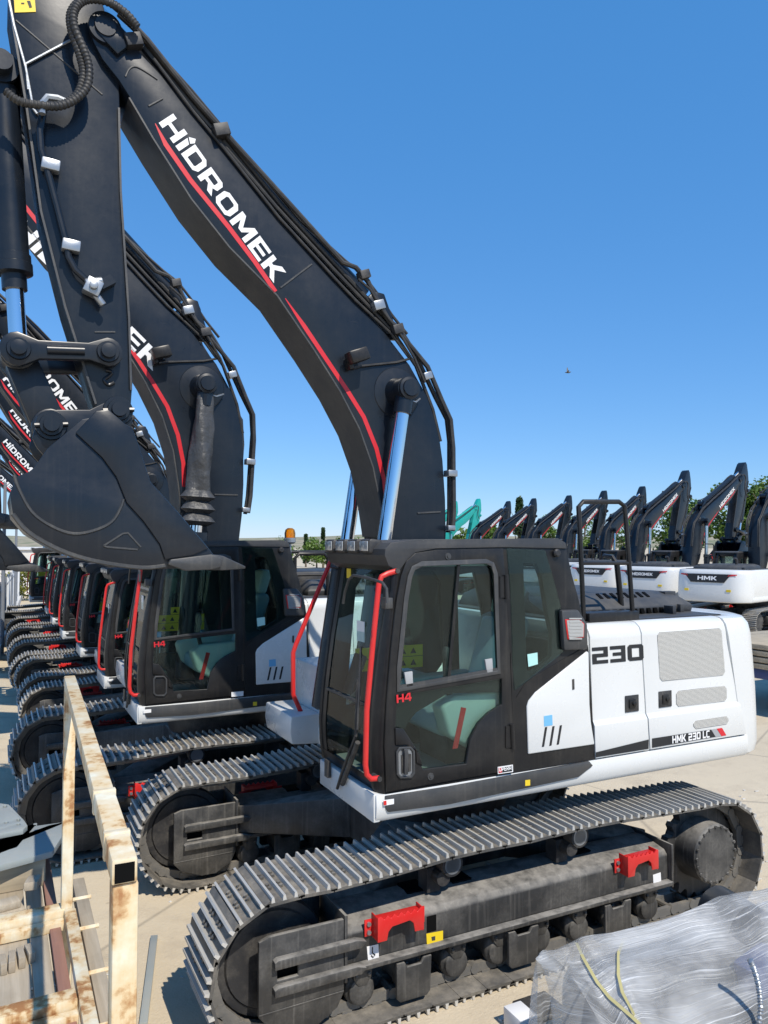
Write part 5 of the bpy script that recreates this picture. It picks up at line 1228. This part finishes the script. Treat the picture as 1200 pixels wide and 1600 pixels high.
# ================================================================== WRAPPED ATTACHMENT, lower right
wr = empty('wrapped_attachment', (.2, -2.9, 0), 'machine attachment bundled in clear stretch film with yellow straps', 'wrapped bundle')
OFF = Vector((.2, -2.9, 0))
ridge = [(838, 1497), (850, 1484), (874, 1483), (892, 1474), (908, 1465), (960, 1458), (1033, 1440), (1095, 1415), (1133, 1400), (1165, 1393), (1200, 1388), (1280, 1385), (1360, 1400), (1420, 1440), (1440, 1500)]
RP = [py(u, v, -2.75) - OFF for u, v in ridge]
def ridge_at(t):
    f = t * (len(RP) - 1); i = min(int(f), len(RP) - 2); k = f - i; return RP[i] * (1 - k) + RP[i + 1] * k
m = MB(); NSX, NT = 90, 44; vs = []
for i in range(NSX + 1):
    s = i / NSX; c = ridge_at(s); e = math.sin(min(1, s / .10) * math.pi / 2) ** .6 * math.sin(min(1, (1 - s) / .12) * math.pi / 2) ** .6
    for j in range(NT + 1):
        t = j / NT
        if t < .3:
            k = t / .3; dy = .16 * (1 - k) * e; z = .22 + (c.z - .22) * math.sin(k * math.pi / 2) ** .8
        else:
            k = (t - .3) / .7; dy = -(.95 * k ** .85) * (.25 + .75 * e); z = c.z - (c.z - .30) * (k ** 1.35)
            z += .10 * math.sin(k * math.pi) * noise.noise(Vector((s * 5.5, k * 2.5, 3.1))) * 2
        z += .014 * noise.noise(Vector((s * 9, t * 26 + s * 10, 1.7))); dyn = .02 * noise.noise(Vector((s * 14, t * 8, 9)))
        vs.append((c.x + dyn, .15 + dy, max(.2, z)))
fs = [(i * (NT + 1) + j, (i + 1) * (NT + 1) + j, (i + 1) * (NT + 1) + j + 1, i * (NT + 1) + j + 1) for i in range(NSX) for j in range(NT)]
m.add(vs, fs); film = m.build('stretch_film', M['film'], wr)
uv = film.data.uv_layers.new(name='UVMap')
for lp in film.data.loops:
    k = lp.vertex_index; uv.data[lp.index].uv = ((k // (NT + 1)) / NSX, (k % (NT + 1)) / NT)
def pin(u, v, y): return py(u, v, y) - OFF
m = MB(); a = pin(1158, 1445, -2.62); m.lathe(a, (0.15, 1, 0), [(-.22, .10), (-.22, .14), (.2, .14), (.2, .10)], 24); m.build('drum', M['black'], wr)
m = MB()
P0 = [(-.85, .66), (-.78, .76), (-.5, .78), (-.1, .72), (.3, .76), (.8, .74), (1.0, .3), (-.75, .25), (-.86, .4)]
m.prism(P0, .0, .45); m.build('attachment_body', M['frame'], wr, bevel=.05)
for (x0, x1, z0, z1, y0, y1) in ((-.75, -.35, .35, .70, -.40, .0), (-.15, .25, .30, .66, -.45, .0), (.35, .62, .35, .78, -.40, .0)):
    m = MB(); m.prism([(x0, z0), (x1, z0), (x1 - .06, z1 - .05), (x1 - .16, z1), (x0 + .10, z1 - .04)], y0, y1); m.build('bracket_lump', M['frame'], wr, bevel=.05)
m = MB(); m.obox(pin(1190, 1520, -2.95), (.12, 0, .03), (0, .08, 0), (-.02, 0, .09)); m.build('blue_part', M['bluepaint'], wr, bevel=.03)
m = MB()
cpts = [pin(u, v, -3.28) for u, v in [(1172, 1500), (1180, 1520), (1186, 1545), (1188, 1575), (1184, 1610)]]
m.tube(cpts, lambda t: .011 * (1 + .35 * math.sin(t * 150)), 8, smooth=20); m.build('coiled_hose', M['zinc'], wr)
def surf(u, v):
    """point of the film surface seen at a photo point (nearest grid vertex)"""
    best = None; bd = 1e9
    for p in vs:
        q = Vector(p) + OFF - CAM; w_ = q.dot(FW); uu = 600 + FPX * q.dot(RT) / w_; vv = 800 - FPX * q.dot(UP) / w_
        d = (uu - u) ** 2 + (vv - v) ** 2 + w_ * 3
        if d < bd: bd = d; best = Vector(p)
    return best + Vector((-.004, -.015, .010))
for L_ in ([(897, 1474), (910, 1500), (930, 1535), (950, 1562), (985, 1590), (1005, 1610)], [(972, 1474), (962, 1495), (960, 1520), (968, 1550), (985, 1580), (1003, 1608)]):
    m = MB(); P_ = [surf(*q) for q in L_]; vv = []
    for i, p in enumerate(P_):
        d = (P_[min(i + 1, len(P_) - 1)] - P_[max(i - 1, 0)]).normalized(); a = d.cross(Vector((-.3, -.8, .5))).normalized() * .0075; vv += [p - a, p + a]
    m.add(vv, [(2 * i, 2 * i + 1, 2 * i + 3, 2 * i + 2) for i in range(len(P_) - 1)]); m.build('yellow_strap', M['yellowstrap'], wr)
pl_ = empty('pallet', (.2, -2.9, 0), 'weathered wooden pallet under the film bundle', 'pallet')
m = MB()
for k in range(5): m.box(-1.15, 1.1, -.55 + k * .22, -.40 + k * .22, .12, .145)
m.build('deck', M['woodx'], pl_)
for x in (-1.1, 0, 1.0):
    m = MB(); m.box(x - .05, x + .05, -.55, .5, 0, .118); m.build('runner', M['wood'], pl_)
p = pz(812, 1600, .0); m = MB(); m.box(p.x - .10, p.x + .03, p.y - .14, p.y + .03, 0, .12); o = m.build('carton', M['decalwhite'], None, bevel=.006); tag(o, 'small white carton on the ground left of the film bundle', 'carton')
m = MB(); p = pz(835, 1575, .05); m.box(p.x - .10, p.x + .16, p.y - .08, p.y + .10, .0, .07); o = m.build('steel_block', M['darkpart'], None, bevel=.01); tag(o, 'dark steel block beside the white carton', 'steel block')

# ================================================================== BACKGROUND
def tree(name, loc, h, crown_r, kind, label, cat='tree', seed=0, n=2600, leaf=.30, group='trees beyond the yard', mat=None):
    rnd = random.Random(seed); root = empty(name, loc, label, cat, group)
    tk = MB(); lean = rnd.uniform(-.04, .04)
    if kind != 'bush':
        tk.tube([(0, 0, 0), (lean * h * .4, 0, h * .3), (lean * h, 0, h * .85)], lambda t: h * .028 * (1 - .8 * t) + .02, 8)
        for k in range(7):
            a = rnd.uniform(0, 6.28); z0 = h * rnd.uniform(.25, .6); tk.tube([(0, 0, z0), (math.cos(a) * crown_r * .35, math.sin(a) * crown_r * .35, z0 + h * .12), (math.cos(a) * crown_r * .7, math.sin(a) * crown_r * .7, z0 + h * .25)], lambda t: h * .010 * (1 - .8 * t) + .008, 6)
        tk.build('trunk', M['bark'], root)
    cm = MB(); cl = []
    if kind == 'conifer':
        for k in range(70):
            f = rnd.random() ** .7; z = h * (.12 + .88 * f); rr = crown_r * (1 - f) * rnd.uniform(.4, 1.0); a = rnd.uniform(0, 6.28); cl.append((rr * math.cos(a), rr * math.sin(a), z, .22 * crown_r + .1))
    else:
        for k in range(46):
            a = rnd.uniform(0, 6.28); u = rnd.uniform(-1, 1); r0 = rnd.random() ** .4
            z = h * (.62 if kind == 'tree' else .5) + u * h * (.36 if kind == 'tree' else .42) * r0; rr = crown_r * r0 * math.sqrt(max(.03, 1 - u * u)) * rnd.uniform(.7, 1.12)
            cl.append((rr * math.cos(a), rr * math.sin(a), max(.15 * h, z), crown_r * rnd.uniform(.20, .36)))
    for k in range(n):
        x, y, z, r_ = rnd.choice(cl); v = Vector((rnd.gauss(0, 1), rnd.gauss(0, 1), rnd.gauss(0, .8))).normalized() * r_ * rnd.random() ** .4
        c = Vector((x, y, z)) + v; a = Vector((rnd.gauss(0, 1), rnd.gauss(0, 1), rnd.gauss(0, .6))).normalized(); b = a.cross(Vector((rnd.gauss(0, 1), rnd.gauss(0, 1), rnd.gauss(0, 1)))).normalized(); s_ = leaf * rnd.uniform(.5, 1.2)
        if c.z < .03: continue
        cm.add([c - a * s_ * .5, c + b * s_ * .3, c + a * s_ * .5, c - b * s_ * .3], [(0, 1, 2, 3)])
    cm.build('crown', M[mat or ('conifer' if kind == 'conifer' else 'leaf')], root, smooth=False)
    return root
TK = {}
def place_tree(u, dist, top_v, wpx, kind, label, seed):
    p = pd(u, 850, dist); h = 2.95 + (850 - top_v) / FPX * dist; cr = wpx / FPX * dist / 2
    return tree({'conifer': 'conifer_tree', 'tree': 'broadleaf_tree'}[kind], (p.x, p.y, 0), h, cr, kind, label, seed=seed, n=6500 if wpx > 60 else 2200, leaf=.27 if dist < 70 else .36)
place_tree(1150, 46, 748, 120, 'tree', 'big leafy tree at the right edge behind the two tallest far booms', 1)
place_tree(1068, 50, 778, 105, 'tree', 'leafy tree between the guard rail and the tallest far boom', 2)
place_tree(1210, 44, 730, 110, 'tree', 'tall leafy tree cut by the right frame edge', 3)
place_tree(812, 75, 780, 34, 'conifer', 'slim dark conifer above the cab roof between far booms', 4)
place_tree(765, 70, 812, 40, 'tree', 'low tree between the teal boom and the first black far boom', 5)
place_tree(850, 68, 806, 50, 'tree', 'round tree above the rear corner of the cab roof', 6)
place_tree(915, 64, 805, 60, 'tree', 'tree seen through the left half of the guard rail', 7)
place_tree(985, 62, 800, 60, 'tree', 'tree seen just right of the guard rail', 8)
place_tree(720, 78, 822, 46, 'tree', 'low tree right behind the teal machines', 9)
place_tree(505, 95, 826, 10, 'conifer', 'taller cypress above the row of work lights', 10)
place_tree(478, 98, 836, 10, 'conifer', 'shorter cypress beside the amber beacon', 11)
place_tree(495, 88, 842, 60, 'tree', 'dusty low tree behind the work lights', 12)
place_tree(545, 92, 836, 46, 'tree', 'low tree between the work lights and the boom rods', 13)
place_tree(440, 90, 845, 60, 'tree', 'low tree behind the second cab roof', 14)
hl_ = MB(); n = 60; vs_ = []
for i in range(n + 1):
    u = -300 + i * 35; hh = 9 + 3.5 * noise.noise(Vector((i * .13, 0, 2))) + 1.2 * noise.noise(Vector((i * .5, 1, 2)))
    for dist, z in ((520, 0), (620, hh), (760, hh * 1.25), (900, 0)):
        p = pd(u, 850, dist); vs_.append((p.x, p.y, z - .5))
hl_.add(vs_, [(i * 4 + j, i * 4 + j + 1, (i + 1) * 4 + j + 1, (i + 1) * 4 + j) for i in range(n) for j in range(3)])
hh_ = hl_.build('hills', M['hill']); tag(hh_, 'low dry hills on the horizon', 'hills', kind='structure')
# fence at the far left
fn = empty('yard_fence', (-3.3, 17, 0), 'white and grey post and panel fence running along the left edge', 'fence')
def fp(y): return Vector((-3.20 + (y - 19.1) * .049, y, 0)) - Vector((-3.3, 17, 0))
m = MB(); m.bar(fp(14) + Vector((0, 0, .15)), fp(44) + Vector((0, 0, .15)), .22, .30); m.build('kerb_wall', M['wall'], fn)
for k in range(15):
    y = 14 + k * 2; m = MB(); a = fp(y); m.box(a.x - .03, a.x + .03, a.y - .03, a.y + .03, .3, 1.9); m.build('post', M['fencewhite'] if k % 2 else M['fencegrey'], fn)
    if k < 14:
        b = fp(y + 2); pn = MB(); q0 = a + (b - a) * .03; q1 = a + (b - a) * .97
        for j in range(12):
            c = q0 + (q1 - q0) * (j + .5) / 12; pn.box(c.x - .012, c.x + .012, c.y - .022, c.y + .022, .32, 1.75)
        pn.bar(q0 + Vector((0, 0, .5)), q1 + Vector((0, 0, .5)), .03, .04); pn.bar(q0 + Vector((0, 0, 1.65)), q1 + Vector((0, 0, 1.65)), .03, .04)
        pn.build('panel', M['fencewhite'] if k % 3 else M['fencegrey'], fn)
for i, (y, h, lab) in enumerate(((17.2, 4.6, 'grey lamp pole at the left edge, nearer of two'), (27.5, 4.4, 'thin grey pole farther along the fence'))):
    po = empty('pole', (fp(y).x - 3.3 + .12, y, 0), lab, 'pole', 'poles by the fence'); m = MB(); m.cyl((0, 0, 0), (0, 0, h), .055, 12, r1=.04); m.build('shaft', M['fencegrey'], po); m = MB(); m.cyl((0, 0, 0), (0, 0, .04), .14, 14); m.build('base_plate', M['zinc'], po)
p = pd(38, 925, 40); bu_ = tree('bush', (p.x, p.y, 0), 2.0, 1.1, 'bush', 'yellow green bush at the end of the fence', 'bush', 21, 1500, .16, None, 'bush')
p = pd(40, 850, 47); wl__ = empty('far_building', (p.x, p.y, 0), 'white low building closing the lane at the far left', 'building')
m = MB(); m.box(-9, 6, 0, 5, 0, 2.6); m.build('wall', M['wall'], wl__); m = MB(); m.box(-9.2, 6.2, -.15, 5.2, 2.6, 2.75); m.build('roof', M['fencewhite'], wl__)
for x in (-5.2, -2.9, 3.2):
    m = MB(); m.box(x - .6, x + .6, -.05, -.01, 1.0, 2.0); f_ = m.build('window_frame', M['fencewhite'], wl__); m = MB(); m.box(x - .5, x + .5, -.07, -.052, 1.08, 1.92); m.build('pane', M['darkglass'], f_)
p = pd(57, 910, 44); sg_ = empty('chevron_board', (p.x, p.y, 0), 'white board with yellow and black chevrons at the lane end', 'sign')
sw = 22 / FPX * 44 / 2; zc_ = 2.95 - 60 / FPX * 44; 
m = MB(); m.box(-sw - .12, sw + .3, -.02, .02, zc_ - .75, zc_ + .55); m.build('board', M['decalwhite'], sg_)
m = MB(); m.box(-sw, sw, -.03, -.021, zc_ - .36, zc_ + .36); fd_ = m.build('dark_field', M['decaldark'], sg_)
m = MB()
for k in range(4):
    for s_ in (-1, 1):
        x = k * sw * .28; m.add([(s_ * x, -.034, zc_ + .34 - 0), (s_ * (x + sw * .14), -.034, zc_ + .34), (s_ * min(sw, x + sw * .42), -.034, zc_ + .08), (s_ * min(sw, x + sw * .28), -.034, zc_ + .08)], [(0, 1, 2, 3)])
        m.add([(s_ * x, -.034, zc_ - .08), (s_ * (x + sw * .14), -.034, zc_ - .08), (s_ * min(sw, x + sw * .42), -.034, zc_ - .34), (s_ * min(sw, x + sw * .28), -.034, zc_ - .34)], [(0, 1, 2, 3)])
m.build('chevron', M['yellow'], fd_, smooth=False)
for x in (-sw, sw):
    m = MB(); m.cyl((x, .05, 0), (x, .05, zc_ + .4), .04, 8); m.build('leg', M['zinc'], sg_)
# flatbed with timber, middle right
p = pd(1192, 1085, 13.6); fb = empty('flatbed_trailer', (p.x, p.y, 0), 'blue flatbed trailer with a yellow side panel at the right edge', 'trailer')
m = MB(); m.box(-.35, 4.5, -.9, 1.2, .62, .80); m.build('bed', M['bluepaint'], fb, bevel=.02)
m = MB(); m.box(.25, .8, -.93, -.905, .64, .74); m.build('yellow_panel', M['yellow'], fb)
for x in (-.15, .9, 2.4):
    m = MB(); m.box(x - .06, x + .06, -.8, -.68, 0, .62); m.build('support_leg', M['frame'], fb); m = MB(); m.box(x - .16, x + .16, -.9, -.58, 0, .03); m.build('foot_plate', M['frame'], fb)
for i in range(4):
    m = MB()
    m.box(-.45, 4.2, -.85 + (i % 2) * .05, 1.1, .81 + i * .11, .895 + i * .11); o = m.build('timber_layer', M['woodx'], None, bevel=.006); o.location = (p.x, p.y, 0)
    tag(o, ('lowest', 'second', 'third', 'topmost')[i] + ' timber layer stacked on the blue flatbed', 'timber', 'timber stacked on the flatbed')
# small litter and chips on the concrete
m = MB(); rnd = random.Random(5)
for k in range(420):
    x = rnd.uniform(-3.3, 6); y = rnd.uniform(-3.6, 9) if k % 3 else rnd.uniform(-2.2, .8); sz = rnd.uniform(.004, .018) * (2 if k % 17 == 0 else 1); a = rnd.uniform(0, 6.28)
    m.obox((x, y, sz * .35), (math.cos(a) * sz * rnd.uniform(.6, 2.2), math.sin(a) * sz, 0), (-math.sin(a) * sz * .7, math.cos(a) * sz * .7, rnd.uniform(-.3, .3) * sz), (0, 0, sz * .35))
db = m.build('gravel_chips', M['wall'], smooth=False); tag(db, 'pale chips and crumbs scattered on the concrete', 'debris', kind='stuff')
# bird
b0 = pd(887, 582, 55)
m = MB(); rt = RT; up_ = Vector((0, 0, 1)); fwv = FW
body = [b0 + rt * (-.22), b0 + rt * (-.08) , b0 + rt * .08, b0 + rt * .2]
m.tube([b0 - rt * .20, b0 - rt * .08, b0 + rt * .08, b0 + rt * .17 + up_ * .03, b0 + rt * .24 + up_ * .05], lambda t: .012 + .045 * math.sin(min(1, t * 1.1) * math.pi), 8)
for pts_ in ([(0.0, .0), (.05, .22), (.0, .42), (-.05, .30), (-.07, .0)],):
    for s_ in (-1, 1):
        vs_ = []
        for x, h in pts_: 
            q = b0 + rt * x + up_ * h * (.98 if s_ > 0 else .25) + fwv * h * (.25 if s_ > 0 else -.98)
            vs_ += [q, q + rt * .006 + fwv * .012]
        k = len(pts_); m.add(vs_, [tuple(2 * i for i in range(k)), tuple(2 * i + 1 for i in reversed(range(k)))] + [(2 * i, 2 * ((i + 1) % k), 2 * ((i + 1) % k) + 1, 2 * i + 1) for i in range(k)])
bd_ = m.build('bird', M['darkpart']); tag(bd_, 'small dark bird flying in the open sky', 'bird')
# ================================================================== WORLD AND LIGHT
w = bpy.data.worlds.new('World'); scene.world = w; w.use_nodes = True
nt = w.node_tree; nt.nodes.clear()
sky = nt.nodes.new('ShaderNodeTexSky'); sky.sky_type = 'NISHITA'; sky.sun_disc = False
SUNV = Vector((-.10, 1.0, -1.2)).normalized()
sky.sun_elevation = math.asin(-SUNV.z); sky.sun_rotation = math.atan2(-SUNV.x, -SUNV.y)
sky.altitude = 0; sky.air_density = 1.0; sky.dust_density = 0.0; sky.ozone_density = 6.0
bg = nt.nodes.new('ShaderNodeBackground'); bg.inputs[1].default_value = .15
wo = nt.nodes.new('ShaderNodeOutputWorld')
# pale clear-day air: the physical sky eased towards one even blue
mx_ = nt.nodes.new('ShaderNodeMix'); mx_.data_type = 'RGBA'; mx_.inputs[0].default_value = .52
nt.links.new(sky.outputs[0], mx_.inputs[6]); mx_.inputs[7].default_value = (.16, 1.85, 5.0, 1)
nt.links.new(mx_.outputs[2], bg.inputs[0]); nt.links.new(bg.outputs[0], wo.inputs[0])
ld = bpy.data.lights.new('sun', 'SUN'); ld.energy = 4.4; ld.angle = R(.53); ld.color = (1, .93, .82)
lo_ = bpy.data.objects.new('sun', ld); COL.objects.link(lo_); lo_.rotation_euler = SUNV.to_track_quat('-Z', 'Y').to_euler(); lo_.location = (0, -20, 30)
scene.view_settings.view_transform = 'Standard'; scene.view_settings.look = 'None'; scene.view_settings.exposure = 0.14; scene.view_settings.gamma = 1
scene.cycles.max_bounces = 8; scene.cycles.transparent_max_bounces = 24; scene.cycles.caustics_reflective = False; scene.cycles.caustics_refractive = False

m = MB(); m.add([(-600, -60, 0), (900, -60, 0), (900, 1400, 0), (-600, 1400, 0)], [(0, 1, 2, 3)]); g = m.build('ground', M['ground'], smooth=False); tag(g, 'dusty tan concrete yard', 'ground', kind='structure')
